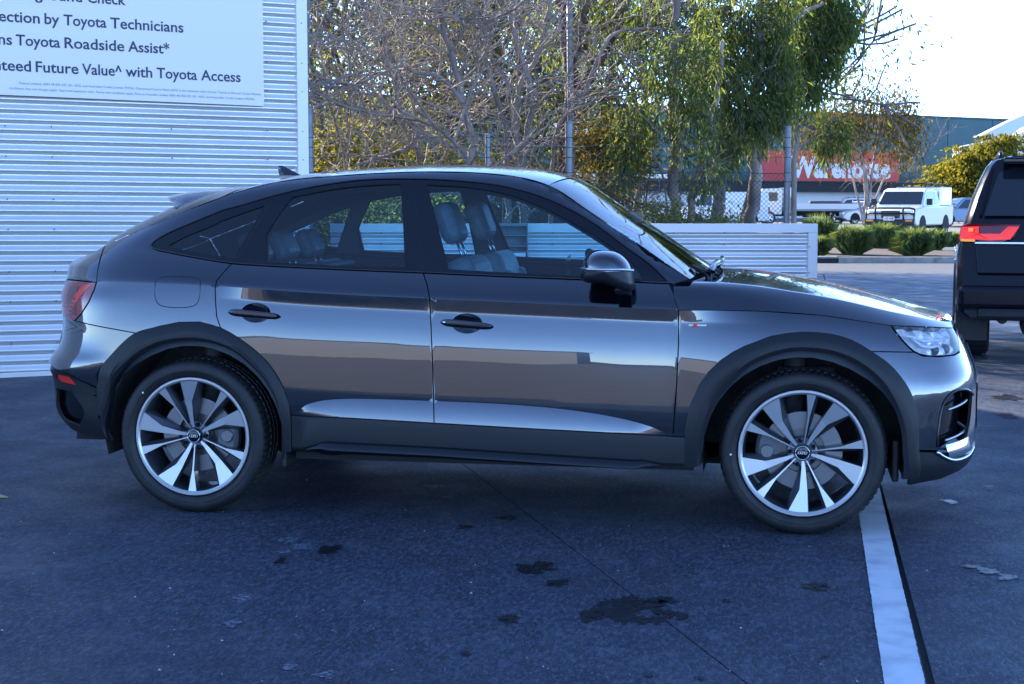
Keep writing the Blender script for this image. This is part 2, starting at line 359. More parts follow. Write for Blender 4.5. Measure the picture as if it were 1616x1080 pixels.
Q = [wl(s, h, o) for s, h, o in ((S1-.006, 0.0, -.04), (S1-.006, WH, -.04), (S1+.094, WH, -.10), (S1+.094, 0, -.10))]
mb.add(P+Q, [(3, 2, 1, 0), (0, 1, 5, 4), (1, 2, 6, 5), (2, 3, 7, 6)]); mb.build('corner_flashing', M['trim'], ws_, bevel=.004)
mb = MB(); a = [wl(S0, -.02, -.03), wl(S1+.09, -.02, -.03), wl(S1+.09, -.02, -12), wl(S0, -.02, -12)]; b = [Vector((q.x, q.y, WH)) for q in a]
mb.add(a+b, [(0, 1, 5, 4), (1, 2, 6, 5), (2, 3, 7, 6), (3, 0, 4, 7), (4, 5, 6, 7)]); mb.build('wall_core', M['trim'], ws_)
mb = MB(); a = [wl(S0, 0, .004), wl(S1, 0, .004), wl(S1, .04, .004), wl(S0, .04, .004)]; mb.add(a, [(0, 1, 2, 3)]); mb.build('base_flashing', M['trim'], ws_)
mb = MB()
for s in (-2.6, -1.7, -.8, .10, .47, 1.47, 2.32, 2.640):
    for k in range(11):
        h = .28+.235*k*1.28+(.05*(k % 2)); q = wl(s, h, .010); mx = Matrix.Translation(q) @ Matrix.Rotation(math.atan2(Wd.y, Wd.x), 4, 'Z'); mb.lathe([(0, -.004), (.006, -.003), (.0065, .006)], 8, mx)
mb.build('sheet_screws', M['screw'], ws_)['kind'] = 'stuff'
# ---- sign board on the wall
sg = thing('wall_sign', 'large white service sign board with navy lettering fixed to the corrugated wall', 'sign')
def wsk(s, h, o=0.): return wl(s, h+(-.0163)*(s-.07), o)
mb = MB(); P = [wsk(-4.2, 2.335, .03), wsk(2.285, 2.335, .03), wsk(2.285, 4.0, .03), wsk(-4.2, 4.0, .03)]; Q = [p_-Wn*.028 for p_ in P]
mb.add(P+Q, [(0, 1, 2, 3), (1, 0, 4, 5), (2, 1, 5, 6), (3, 2, 6, 7), (0, 3, 7, 4)]); mb.build('sign_board', M['sign_white'], sg)
def text_mesh(body, size, xscale=1., bold=0.0, align='LEFT', space=1.0):
    cu = bpy.data.curves.new('t', 'FONT'); cu.body = body; cu.size = size; cu.align_x = align; cu.offset = bold; cu.space_character = space; cu.resolution_u = 3
    o = bpy.data.objects.new('t', cu); me = bpy.data.meshes.new_from_object(o); bpy.data.objects.remove(o); bpy.data.curves.remove(cu); return me
def place_text(name, body, s_right, h, cap_h, m, parent, s_left=None, lead=None, frame=wsk, o_=.033, bold=.0):
    me = text_mesh(body, cap_h/.70, bold=bold*cap_h); co = [v.co.copy() for v in me.vertices]
    x0 = min(c.x for c in co); x1 = max(c.x for c in co)
    k = 1.0
    if s_left is not None:                            # lead: the part of the line that starts at s_left
        xl = x0
        if lead: ml = text_mesh(lead, cap_h/.70, bold=bold*cap_h); xl = max(v.co.x for v in ml.vertices); bpy.data.meshes.remove(ml)
        k = (s_right-s_left)/(x1-xl)
    for v, c in zip(me.vertices, co):
        q = frame(s_right-(x1-c.x)*k, h+c.y, o_); v.co = q
    me.materials.append(m); return link(bpy.data.objects.new(name, me), parent)
for h, words in [(3.128, [('Background', None, 0.741), ('Check', 0.783, 1.099)]), (2.93, [('Inspection', None, 0.396), ('by', 0.434, 0.553), ('Toyota', 0.587, 0.936), ('Technicians', 0.968, 1.584)]), (2.743, [('Inclusions', None, 0.172), ('Toyota', 0.202, 0.554), ('Roadside', 0.589, 1.08), ('Assist*', 1.111, 1.46)]), (2.534, [('Guaranteed', None, 0.316), ('Future', 0.353, 0.697), ('Value^', 0.726, 1.054), ('with', 1.085, 1.31), ('Toyota', 1.348, 1.694), ('Access', 1.728, 2.077)])]:
    for wd, a, b in words:
        if a is None: nat = text_mesh(wd, .088/.70); a = b-(max(v.co.x for v in nat.vertices)-min(v.co.x for v in nat.vertices))*1.06; bpy.data.meshes.remove(nat)
        place_text('sign_word', wd, b, h, .088, M['sign_ink'], sg, a, '', bold=.022)
place_text('small_print', 'Finance Limited, ABN 48 002 435 181, AFSL and Australian Credit Licence 392536. Guaranteed Future Value (GFV) is the minimum value of your Toyota at the end of your finance.', 2.258, 2.428, .0195, M['small_ink'], sg)
place_text('small_print', 'conditions, fees and charges apply. Approved applicants only. Terms and conditions apply. Finance Australia Limited ABN 48 002 435 181, AFSL and Australian Credit Licence 392536.', 2.20, 2.383, .0195, M['small_ink'], sg)
# ---- low corrugated screen fence across the back of the forecourt
FZ = 16.0
def fl(s, h, o=0.): p = px(1272, FZ)-RT*s*(-1)+FWh*(-o); return Vector((p.x, p.y, h))
FT = hpx(352.7, FZ)
lf = thing('low_screen_fence', 'low silver corrugated screen fence with flat capping behind the car bonnet', 'fence')
xl = -(1272-520)/2417*FZ
mb = MB()
def fbox(s0, s1, h0, h1, o0, o1, mbx): 
    v = [fl(s0, h0, o0), fl(s1, h0, o0), fl(s1, h0, o1), fl(s0, h0, o1), fl(s0, h1, o0), fl(s1, h1, o0), fl(s1, h1, o1), fl(s0, h1, o1)]
    mbx.add(v, [(0,3,2,1),(4,5,6,7),(0,1,5,4),(1,2,6,5),(2,3,7,6),(3,0,4,7)])
fbox(xl, .098, FT-.094, FT, .03, -.06, mb); mb.build('top_capping', M['trim'], lf, bevel=.003)
mb = MB(); fbox(0, .098, 0, FT-.0945, .028, -.06, mb); mb.build('end_post', M['trim'], lf, bevel=.003)
nS = 6
for k in range(nS):
    a = xl*(1-k/nS); b = xl*(1-(k+1)/nS)
    corrugated('fence_sheet', a, b, .03, FT-.10, M['corrugated'], lf, frame=lambda s, h, o, k=k: fl(s, h, o-.001*(k % 2)), seg=12)
mb = MB(); fbox(xl, -.002, 0, FT-.1, -.03, -.05, mb); mb.build('back_panel', M['trim'], lf)
mb = MB()
for xx in (1140, 1060, 960, 870, 760, 600, 680):
    for yy in (367, 385, 420, 450): 
        q = fl((xx-1272)/2417*FZ, hpx(yy, FZ), .034); mb.lathe([(0, -.004), (.007, -.003), (.0075, .02)], 8, Matrix.Translation(q) @ Matrix.Rotation(YAW, 4, 'Z'))
for yy in (389, 430): q = fl(.012, hpx(yy, FZ), .034); mb.lathe([(0, -.004), (.006, -.003), (.0065, .006)], 8, Matrix.Translation(q) @ Matrix.Rotation(YAW, 4, 'Z'))
mb.build('fence_screws', M['screw'], lf)['kind'] = 'stuff'
# open steel locker standing against the fence, seen through the car
lk = thing('steel_shelf', 'grey steel shelf rack standing against the fence, seen through the car windows', 'shelf')
a = (783-1272)/2417*FZ; b = (829-1272)/2417*FZ
mb = MB(); fbox(a-.06, a, 0, FT, .30, .05, mb); fbox(b, b+.012, 0, FT, .30, .05, mb); fbox(a, b, 0, FT, .06, .05, mb); mb.build('frame', M['galv'], lk)
for h in (FT-.01, FT-.11, FT-.22, FT-.28, FT-.55, FT-.85): mb = MB(); fbox(a+.001, b-.001, h-.012, h, .29, .061, mb); mb.build('shelf_board', M['galv'], lk)
mb = MB(); fbox(a+.012, b-.012, FT-.50, FT-.295, .295, .28, mb); mb.build('shelf_door', M['trim'], lk)
# ---- chain-link security fence with tall posts and wires
CZ_ = 17.2
cf = thing('security_fence', 'chain-link security fence on grey posts with strands of wire behind the low fence', 'fence')
def cl(X, h, o=0.): return spot(X, CZ_+o, h)
X0, X1 = (478-808)/2417*CZ_, (1240-808)/2417*CZ_
H1 = 1.78
mb = MB(); step = .052; hh = H1-.05; n = int((X1-X0+hh)/step)
def prism_wire(mb, a, b, r=.0026):
    d = (b-a).normalized(); u = d.cross(FWh).normalized()*r; f = FWh*r
    mb.add([a+u, a-u*.5+f, a-u*.5-f, b+u, b-u*.5+f, b-u*.5-f], [(0, 1, 4, 3), (1, 2, 5, 4), (2, 0, 3, 5)])
for i in range(n):
    c = X0-hh+i*step
    a0 = max(c, X0); b0 = min(c+hh, X1)
    if a0 < b0: prism_wire(mb, cl(a0, .05+(a0-c)), cl(b0, .05+(b0-c))); prism_wire(mb, cl(a0, H1-(a0-c), .004), cl(b0, H1-(b0-c), .004))
mb.build('chain_mesh', M['wire'], cf)['kind'] = 'stuff'
for h, r in ((H1, .0035), (H1-.10, .0025), (.9, .003), (1.95, .002), (2.06, .002), (2.17, .002)):
    mb = MB(); mb.tube([cl(X0+(X1-X0)*k/12, h+.012*math.sin(k*1.7+h*9)) for k in range(13)], r, 4); mb.build('strand_wire', M['wire'], cf)
for xx, yt, r in ((490, 172, .05), (770, 215, .028), (897, 195, .042), (1240, 203, .037)):
    X = (xx-808)/2417*CZ_; mb = MB(); mb.tube([cl(X, 0), cl(X, hpx(yt, CZ_))], r, 14); mb.tube([cl(X, hpx(yt, CZ_)), cl(X, hpx(yt, CZ_)+.012), cl(X, hpx(yt, CZ_)+.02)], [r*1.15, r*1.1, r*.4], 14); mb.build('fence_post', M['galv'], cf, True, angle=40)
    mb = MB()
    for h in (H1, H1-.1, 1.95, 2.06, 2.17, .9):
        if h < hpx(yt, CZ_): mb.tube([cl(X, h-.004), cl(X, h+.004)], r+.004, 10)
    mb.build('wire_ties', M['wire'], cf)['kind'] = 'stuff'
# ---- body surface of the coupe SUV: half width W(x, z), nose and tail wrapped round in plan
def lerp_tab(T, x):
    if x <= T[0][0]: return T[0][1]
    for i in range(len(T)-1):
        if x <= T[i+1][0]:
            a, b = T[i], T[i+1]; t = (x-a[0])/(b[0]-a[0])
            return a[1]+(b[1]-a[1])*t
    return T[-1][1]
def cr_tab(T, x):                                  # smooth table (Hermite, finite difference slopes)
    n = len(T)
    if x <= T[0][0]:
        s = (T[1][1]-T[0][1])/(T[1][0]-T[0][0]); return T[0][1]+s*(x-T[0][0])
    if x >= T[-1][0]:
        s = (T[-1][1]-T[-2][1])/(T[-1][0]-T[-2][0]); return T[-1][1]+s*(x-T[-1][0])
    for i in range(n-1):
        if x <= T[i+1][0]:
            h = T[i+1][0]-T[i][0]; t = (x-T[i][0])/h; d = (T[i+1][1]-T[i][1])/h
            dl = (T[i][1]-T[i-1][1])/(T[i][0]-T[i-1][0]) if i > 0 else d
            dr = (T[i+2][1]-T[i+1][1])/(T[i+2][0]-T[i+1][0]) if i+2 < n else d
            m0 = (dl+d)/2 if dl*d > 0 else 0.0; m1 = (dr+d)/2 if dr*d > 0 else 0.0
            if i == 0: m0 = d
            if i == n-2: m1 = d
            t2, t3 = t*t, t*t*t
            return (2*t3-3*t2+1)*T[i][1]+(t3-2*t2+t)*h*m0+(3*t2-2*t3)*T[i+1][1]+(t3-t2)*h*m1
Z_CREASE = [(-2.4,1.088),(-1.868,1.087),(-1.576,1.084),(-1.287,1.075),(-0.832,1.048),(-0.273,1.027),(0.239,1.010),(0.861,.991),(1.223,.988),(1.484,.975),(1.659,.955),(1.80,.938),(2.033,.925),(2.3,.92)]
Z_BELT = [(-2.4,1.30),(-1.75,1.24),(-1.549,1.225),(-1.196,1.185),(-1.057,1.173),(-.309,1.146),(.407,1.121),(.814,1.104),(1.0,1.09),(2.4,1.06)]
Z_LENS = [(-.893,.47),(-.862,.516),(-.801,.544),(-.709,.559),(-.498,.565),(-.23,.562),(.093,.555),(.383,.536),(.611,.504),(.753,.468),(.85,.426)]
Z_PAINT = [(-.9,.484),(-.243,.458),(.861,.426),(1.0,.42)]
Z_OUT = [(-2.044,1.240),(-1.86,1.318),(-1.58,1.429),(-1.35,1.505),(-1.13,1.551),(-.95,1.571),(-.70,1.590),(-.41,1.604),(-.12,1.599),(.075,1.580),(.24,1.531),(.42,1.425),(.61,1.303),(.80,1.173),(.892,1.115),(1.1,.99)]
# slope nodes (tan of upward tilt) below the crease: offset under crease in metres -> slope
S_DOOR = [(0,-.03),(.05,-.02),(.062,.105),(.075,.13),(.13,.115),(.23,.055),(.30,.047),(.43,.044),(.50,.0),(.60,-.06),(.75,-.12)]
S_FRONT = [(0,.42),(.05,.30),(.12,.17),(.22,.09),(.32,.045),(.42,.03),(.60,-.04),(.75,-.10)]
S_REAR = [(0,.16),(.06,.13),(.15,.10),(.28,.05),(.38,-.02),(.5,-.05),(.62,-.02),(.75,-.06)]
def integ(T, a):                                   # integral of the piecewise linear table from 0 to a
    s = 0.0
    for i in range(len(T)-1):
        x0, y0 = T[i]; x1, y1 = T[i+1]
        if a <= x0: break
        e = min(a, x1); ye = y0+(y1-y0)*(e-x0)/(x1-x0); s += (y0+ye)/2*(e-x0)
    if a > T[-1][0]: s += T[-1][1]*(a-T[-1][0])
    return s
def sstep(a, b, x):
    t = max(0.0, min(1.0, (x-a)/(b-a))); return t*t*(3-2*t)
W0 = .925
def Wside(x, z):
    zc = cr_tab(Z_CREASE, x); zb = cr_tab(Z_BELT, x)
    if z < zc:
        a = zc-z
        f = sstep(.80, 1.35, x); r = sstep(-1.0, -1.35, x)
        w = W0+(1-f-r)*integ(S_DOOR, a)+f*integ(S_FRONT, a)+r*integ(S_REAR, a)
        if -.893 < x < .85:
            zl = cr_tab(Z_LENS, x); zp = lerp_tab(Z_PAINT, x)
            if z < zl and zl > zp:
                k = min(1.0, (zl-zp)/.06)
                zz = max(z, zp)
                w += k*(.19*(zl-zz)-.5*.06*(zl-zz)**2/max(.02, zl-zp))
                if z < zp: w += 0
        return w
    h = min(z, zb)-zc
    f = sstep(.75, 1.25, x)
    s0 = .62
    w = W0-.012*(1-math.exp(-h/.012))-s0*h*(1.0-.25*h/.13)
    if z > zb:
        d = max(0.0, cr_tab(Z_OUT, x)-z)
        w -= .40*(z-zb)
        w -= .05*math.exp(-d/.035)*sstep(0, .12, z-zb)
    if x < -1.2: w -= .05*((-1.2-x)/1.0)**2*sstep(0, .15, z-zc)
    return w
XF, XR = 1.2, -1.3
PL_F = [(0,1),(.25,1.0),(.45,.987),(.6,.957),(.72,.905),(.82,.82),(.90,.69),(.955,.51),(.985,.28),(1.0,0)]
PL_R = [(0,1),(.25,.996),(.45,.98),(.6,.95),(.72,.90),(.82,.825),(.90,.72),(.955,.57),(.985,.36),(1.0,0)]
def arc(P):
    out = [(0.0, P[0])]; s = 0.0
    for i in range(1, len(P)):
        s += math.hypot(P[i][0]-P[i-1][0], (P[i][1]-P[i-1][1])*.9); out.append((s, P[i]))
    return [(a, p[0]) for a, p in out], [(a, p[1]) for a, p in out], s
AFX, AFY, LF = arc(PL_F)
ARX, ARY, LR = arc(PL_R)
XN = [(.20,2.14),(.26,2.205),(.33,2.235),(.5,2.232),(.667,2.226),(.745,2.20),(.84,2.16),(.90,2.125),(.95,2.09),(1.0,2.03)]
XT = [(.30,-2.18),(.35,-2.245),(.42,-2.31),(.55,-2.325),(.61,-2.335),(.65,-2.352),(.70,-2.335),(.75,-2.29),(.80,-2.268),(.90,-2.262),(1.0,-2.268),(1.08,-2.245),(1.15,-2.25),(1.18,-2.22),(1.24,-2.12)]
def S(U, z, inset=0.0):                            # U is x along the flank, then runs on round the corner to the nose (U = XF + LF) or the tail
    if U > XF:
        L = cr_tab(XN, z)-XF
        s = min(U-XF, LF); xi = cr_tab(AFX, s); et = cr_tab(AFY, s)
        x = XF+L*xi; w = Wside(x, z)*max(et, 0.0)
    elif U < XR:
        L = XR-cr_tab(XT, z)
        s = min(XR-U, LR); xi = cr_tab(ARX, s); et = cr_tab(ARY, s)
        x = XR-L*xi; w = Wside(x, z)*max(et, 0.0)
    else:
        x = U; w = Wside(x, z)
    return (x, -w, z)
def normal(U, z, e=.0004):
    U = min(max(U, XR-LR+.004), XF+LF-.004)
    a = S(U-e, z); b = S(U+e, z); c = S(U, z-e); d = S(U, z+e)
    u = [b[i]-a[i] for i in range(3)]; v = [d[i]-c[i] for i in range(3)]
    n = (u[1]*v[2]-u[2]*v[1], u[2]*v[0]-u[0]*v[2], u[0]*v[1]-u[1]*v[0])
    l = math.sqrt(sum(k*k for k in n)) or 1.0
    return (n[0]/l, n[1]/l, n[2]/l)
def off(U, z, h):                                  # point lifted h off the surface
    p = S(U, z); n = normal(U, z); return (p[0]+n[0]*h, p[1]+n[1]*h, p[2]+n[2]*h)
CV = {
 'front_door': [(-0.3084,1.1443,1),(-0.2839,1.0863),(-0.2621,1.0256),(-0.2556,0.9165),(-0.2443,0.7158),(-0.2383,0.5433),(-0.2347,0.4636,1),(0.2459,0.4485),(0.8461,0.4306,1),(0.8602,0.6664),(0.8655,0.8454),(0.8625,0.989,1),(0.8376,1.06),(0.8134,1.1053,1),(0.4065,1.1201),(0.0822,1.1302)],
 'rear_door': [(-1.221,1.1801,1),(-1.2609,1.1333),(-1.2849,1.0986),(-1.2835,1.0645),(-1.2802,1.006),(-1.2723,0.9329),(-1.2531,0.8819,1),(-1.1707,0.8385),(-1.0949,0.7854),(-1.025,0.7219),(-0.973,0.6495),(-0.9367,0.5709),(-0.917,0.4826,1),(-0.9079,0.4813,1),(-0.637,0.4767),(-0.2347,0.4636,1),(-0.2383,0.5433),(-0.2443,0.7158),(-0.2556,0.9165),(-0.2621,1.0256),(-0.2839,1.0863),(-0.3084,1.1443,1),(-0.691,1.1559),(-1.0572,1.1709)],
 'fender': [(0.8625,0.989,1),(1.0275,0.9909),(1.227,0.9891),(1.5293,0.9747),(1.7172,0.9493),(1.8419,0.9307,1),(1.8498,0.9078),(1.8645,0.8727),(1.889,0.8345),(1.9071,0.8151,1),(1.7121,0.8206,1),(1.6412,0.8664),(1.5541,0.8929),(1.4144,0.9009),(1.2729,0.8813),(1.1544,0.8352),(1.1054,0.8092),(1.0508,0.7705),(0.9989,0.7176),(0.9608,0.6607),(0.9256,0.5785),(0.9043,0.4907),(0.8993,0.4253,1),(0.8461,0.4306,1),(0.8602,0.6664),(0.8655,0.8454)],
 'body_side': [(0.908,1.1211,1),(0.8169,1.1748),(0.6273,1.3001),(0.4356,1.4201),(0.2585,1.5344),(0.1011,1.5794),(-0.0862,1.5991),(-0.3686,1.6059),(-0.6684,1.5948),(-0.9176,1.5774),(-1.0888,1.555),(-1.2825,1.5024),(-1.6588,1.4257),(-1.9547,1.3267),(-2.109,1.2518,1),(-2.028,1.2105),(-1.9727,1.1754),(-1.9497,1.1286),(-1.9348,1.0825,1),(-1.9409,1.0464),(-1.965,0.9856),(-2.0211,0.9293),(-2.0735,0.895,1),(-1.968,0.8834),(-1.866,0.8721),(-1.7746,0.8612),(-1.6904,0.8498,1),(-1.5694,0.8832),(-1.4641,0.9041),(-1.3572,0.907),(-1.2531,0.8819,1),(-1.2723,0.9329),(-1.2802,1.006),(-1.2835,1.0645),(-1.2849,1.0986),(-1.2609,1.1333),(-1.221,1.1801,1),(-1.454,1.2109),(-1.6115,1.2321),(-1.6848,1.242),(-1.7346,1.2565,1),(-1.7276,1.2804),(-1.6724,1.3165),(-1.4709,1.3841),(-1.2312,1.4424),(-1.0673,1.4902),(-0.9007,1.5289),(-0.6573,1.5635),(-0.3975,1.5698),(-0.142,1.5573),(0.0548,1.5306),(0.2474,1.4751),(0.4417,1.3787),(0.633,1.2473),(0.7394,1.1724),(0.8134,1.1053,1),(0.8333,1.0986,1)],
 'dlo': [(-1.7346,1.2565,1),(-1.7276,1.2804),(-1.6724,1.3165),(-1.4709,1.3841),(-1.2312,1.4424),(-1.0673,1.4902),(-0.9007,1.5289),(-0.6573,1.5635),(-0.3975,1.5698),(-0.142,1.5573),(0.0548,1.5306),(0.2474,1.4751),(0.4417,1.3787),(0.633,1.2473),(0.7394,1.1724),(0.8134,1.1053,1),(0.4065,1.1201),(0.0822,1.1302),(-0.3084,1.1443,1),(-0.691,1.1559),(-1.0572,1.1709),(-1.221,1.1801,1),(-1.454,1.2109),(-1.6115,1.2321),(-1.6848,1.242)],
 'dlo_tube': [(-1.7346,1.2565,1),(-1.7276,1.2804),(-1.6724,1.3165),(-1.4709,1.3841),(-1.2312,1.4424),(-1.0673,1.4902),(-0.9007,1.5289),(-0.6573,1.5635),(-0.3975,1.5698),(-0.142,1.5573),(0.0548,1.5306),(0.2474,1.4751),(0.4417,1.3787),(0.633,1.2473),(0.7394,1.1724),(0.8134,1.1053,1)],
 'belt_tube': [(-1.7346,1.2565,1),(-1.6848,1.242),(-1.6115,1.2321),(-1.454,1.2109),(-1.221,1.1801,1),(-1.0572,1.1709),(-0.691,1.1559),(-0.3084,1.1443,1),(0.0822,1.1302),(0.4065,1.1201),(0.8134,1.1053,1)],
 'glass_quarter': [(-1.6167,1.2573,1),(-1.5459,1.2962),(-1.3461,1.359),(-1.1658,1.4231),(-1.0975,1.4455,1),(-1.1512,1.3358),(-1.2143,1.2006,1),(-1.3474,1.2174),(-1.5057,1.2372)],
 'glass_rear': [(-1.0572,1.184,1),(-1.0728,1.3125,1),(-1.0236,1.4011),(-0.9702,1.4857,1),(-0.7662,1.5242),(-0.5726,1.5433),(-0.4525,1.5475,1),(-0.4232,1.3728),(-0.3959,1.1651,1),(-0.7227,1.1701)],
 'glass_front': [(-0.3261,1.5429,1),(-0.1369,1.5314),(0.0579,1.4984),(0.2516,1.4274),(0.4452,1.3261),(0.589,1.2347),(0.6633,1.175),(0.6971,1.1196,1),(0.4056,1.1313),(0.0812,1.1443),(-0.1896,1.1565,1),(-0.2601,1.3586)],
 'fuel_door': [(-1.597,1.082,1),(-1.5905,1.0231),(-1.5699,0.988),(-1.5301,0.9753),(-1.4067,0.9768),(-1.3749,0.9904),(-1.3602,1.0257),(-1.3605,1.0784,1),(-1.3687,1.098),(-1.398,1.1106),(-1.4746,1.1144),(-1.5644,1.1122),(-1.5986,1.1018)],
 'headlight': [(1.8419,0.9307,1),(1.9578,0.9252),(2.3348,0.8965,1),(2.3256,0.8597),(2.2841,0.8209),(2.2378,0.7969),(2.164,0.787),(2.0342,0.7893),(1.9439,0.7989),(1.9071,0.8151,1),(1.889,0.8345),(1.8645,0.8727),(1.8498,0.9078)],
 'shut': [(0.8625,0.989,1),(1.0275,0.9909),(1.227,0.9891),(1.5293,0.9747),(1.7172,0.9493),(1.8419,0.9307,1),(1.9578,0.9252),(2.3348,0.8965)],
 'bumper_px': [(2.3348,0.8965),(2.238,0.7941),(2.164,0.787),(2.0342,0.7893),(1.9439,0.7989),(1.9071,0.8151),(1.7121,0.8206),(1.8883,0.3902),(1.976,0.3836)],
 'intake_px': [(1.9893,0.3979),(2.0026,0.4833),(2.0216,0.5847),(2.0535,0.6211),(2.189,0.6191),(2.2441,0.5559),(2.1428,0.4011),(2.0623,0.391),(1.8804,0.5235),(1.9006,0.2743),(2.039,0.2943),(2.2428,0.315),(1.8823,0.2752)],
 'outR': [(-1.8784,0.4528),(-1.8692,0.5814),(-1.8449,0.6401),(-1.8267,0.6985),(-1.7813,0.7758),(-1.6904,0.8498),(-1.5694,0.8832),(-1.4641,0.9041),(-1.3572,0.907),(-1.2531,0.8819),(-1.1707,0.8385),(-1.0949,0.7854),(-1.025,0.7219),(-0.973,0.6495),(-0.9367,0.5709),(-0.917,0.4826),(-0.9178,0.3113)],
 'ridR': [(-1.8495,0.4543),(-1.8307,0.5679),(-1.7804,0.6487),(-1.7352,0.729),(-1.6544,0.806),(-1.5292,0.85),(-1.4052,0.8681),(-1.3083,0.8606),(-1.2009,0.8164),(-1.0949,0.7384),(-1.0189,0.6515),(-0.9706,0.5495),(-0.946,0.4371),(-0.9394,0.3107)],
 'innR': [(-1.8791,0.3405),(-1.8183,0.4711),(-1.7876,0.588),(-1.7288,0.6656),(-1.6797,0.7305),(-1.5989,0.7834),(-1.5018,0.809),(-1.4046,0.818),(-1.277,0.8067),(-1.1827,0.7696),(-1.1071,0.7118),(-1.0341,0.6365),(-0.9859,0.5491),(-0.9581,0.4427),(-0.9551,0.3041)],
 'outF': [(0.8945,0.2988),(0.8993,0.4253),(0.9043,0.4907),(0.9256,0.5785),(0.9608,0.6607),(0.9989,0.7176),(1.0508,0.7705),(1.1054,0.8092),(1.1544,0.8352),(1.2729,0.8813),(1.4144,0.9009),(1.5541,0.8929),(1.6412,0.8664),(1.7121,0.8206),(1.7807,0.7634),(1.8269,0.6922),(1.865,0.6038),(1.8842,0.5178),(1.8883,0.3902),(1.9037,0.2798)],
 'ridF': [(0.931,0.2974),(0.9303,0.4007),(0.9516,0.5148),(0.9703,0.5715),(1.0154,0.6708),(1.0707,0.7336),(1.1388,0.7825),(1.1958,0.8169),(1.272,0.8459),(1.41,0.8657),(1.5462,0.8551),(1.6718,0.8017),(1.7457,0.7284),(1.8043,0.6298),(1.8502,0.5189),(1.8652,0.4078),(1.8823,0.2752)],
 'innF': [(0.9702,0.3049),(0.9712,0.3595),(0.9805,0.4169),(1.0035,0.4998),(1.0341,0.5821),(1.0992,0.6706),(1.1696,0.7419),(1.2213,0.7736),(1.344,0.8144),(1.4056,0.8194),(1.4692,0.8163),(1.5871,0.7905),(1.6973,0.7149),(1.7687,0.5973),(1.8091,0.4785),(1.8186,0.3673),(1.831,0.2685)],
 'tail_px': [(-2.109,1.2518),(-2.1175,1.2269),(-2.2224,1.184),(-2.2504,1.1585),(-2.1815,1.0802),(-1.9348,1.0825),(-2.1867,1.0001),(-2.1556,0.9345),(-2.0917,0.9046),(-2.0735,0.895),(-1.6904,0.8498),(-1.8692,0.5814),(-2.0951,0.7298),(-2.2086,0.6982),(-1.857,0.6486),(-2.1574,0.6374),(-2.0514,0.628),(-2.0155,0.5909),(-2.1522,0.5884),(-1.8879,0.553),(-2.1072,0.3608),(-1.9848,0.339),(-1.8747,0.3287)],
 'bowlR': [(-1.1603,0.9516),(-1.0119,0.953),(-1.089,0.9989),(-1.0867,0.9056)],
 'bowlF': [(-0.1615,0.9149),(-0.0155,0.9168),(-0.0894,0.9628),(-0.0874,0.8703)],
 'barR': [(-1.2089,0.954),(-0.9749,0.936)],
 'barF': [(-0.2057,0.92),(0.0284,0.9032)],
 'facet': [(-0.9113,0.4693),(-0.6073,0.451),(-0.235,0.4316),(0.2746,0.4161),(0.8463,0.3992),(0.8996,0.3982)],
 'blade_t': [(-0.848,0.3234),(-0.8028,0.3466),(-0.7559,0.3632),(-0.2367,0.3535),(0.6755,0.3192),(0.7288,0.3203),(0.8045,0.3015)],
 'blade_b': [(-0.8482,0.3204),(-0.7577,0.3211),(-0.6565,0.3335),(-0.2373,0.3283),(0.6754,0.3018),(0.7569,0.3005),(0.8045,0.2971)],
 'sill_b': [(-0.9183,0.3022),(-0.238,0.3045),(0.8046,0.2928),(0.9001,0.2932)],
 'paint_l': [(-0.9109,0.4812),(-0.637,0.4767),(-0.2347,0.4636),(0.2459,0.4485),(0.8461,0.4306),(0.8993,0.4281)],
 'badge': [(0.9093,0.9183),(0.9817,0.9168)],
 'cp_line': [(-1.0633,1.4663),(-1.1378,1.327),(-1.1985,1.1977)],
 'bp_line': [(-0.3947,1.5638),(-0.3511,1.3729),(-0.311,1.1571)],
 'out_line': [(0.908,1.1211,1),(0.8169,1.1748),(0.6273,1.3001),(0.4356,1.4201),(0.2585,1.5344),(0.1011,1.5794),(-0.0862,1.5991),(-0.3686,1.6059),(-0.6684,1.5948),(-0.9176,1.5774),(-1.0888,1.555),(-1.2825,1.5024),(-1.6588,1.4257),(-1.9547,1.3267),(-2.109,1.2518,1)],
}
# ------------------------------------------------------------------ panels of the car, cut from the body surface
def spline(P, step=.012, closed=True):
    """smooth line through (U, z) points; a third entry marks a corner"""
    n = len(P); out = []
    corner = [len(p) > 2 for p in P]
    rng = n if closed else n-1
    for i in range(rng):
        p1 = P[i]; p2 = P[(i+1) % n]
        p0 = P[i-1] if (closed or i > 0) else p1
        p3 = P[(i+2) % n] if (closed or i+2 < n) else p2
        if corner[i] or (not closed and i == 0): p0 = (2*p1[0]-p2[0], 2*p1[1]-p2[1])
        if corner[(i+1) % n]: p3 = (2*p2[0]-p1[0], 2*p2[1]-p1[1])
        d = math.hypot(p2[0]-p1[0], p2[1]-p1[1]); k = max(1, int(math.ceil(d/step)))
        t0 = 0.; d0 = max(1e-5, math.hypot(p1[0]-p0[0], p1[1]-p0[1]))**.5; d1 = max(1e-5, d)**.5; d2 = max(1e-5, math.hypot(p3[0]-p2[0], p3[1]-p2[1]))**.5
        for j in range(k):
            t = j/k; q = []
            for c in (0, 1):                          # centripetal Catmull-Rom as Hermite
                m1 = ((p1[c]-p0[c])/d0-(p2[c]-p0[c])/(d0+d1)+(p2[c]-p1[c])/d1)*d1
                m2 = ((p2[c]-p1[c])/d1-(p3[c]-p1[c])/(d1+d2)+(p3[c]-p2[c])/d2)*d1
                q.append((2*t**3-3*t*t+1)*p1[c]+(t**3-2*t*t+t)*m1+(3*t*t-2*t**3)*p2[c]+(t**3-t*t)*m2)
            out.append(tuple(q))
    if not closed: out.append((P[-1][0], P[-1][1]))
    return out
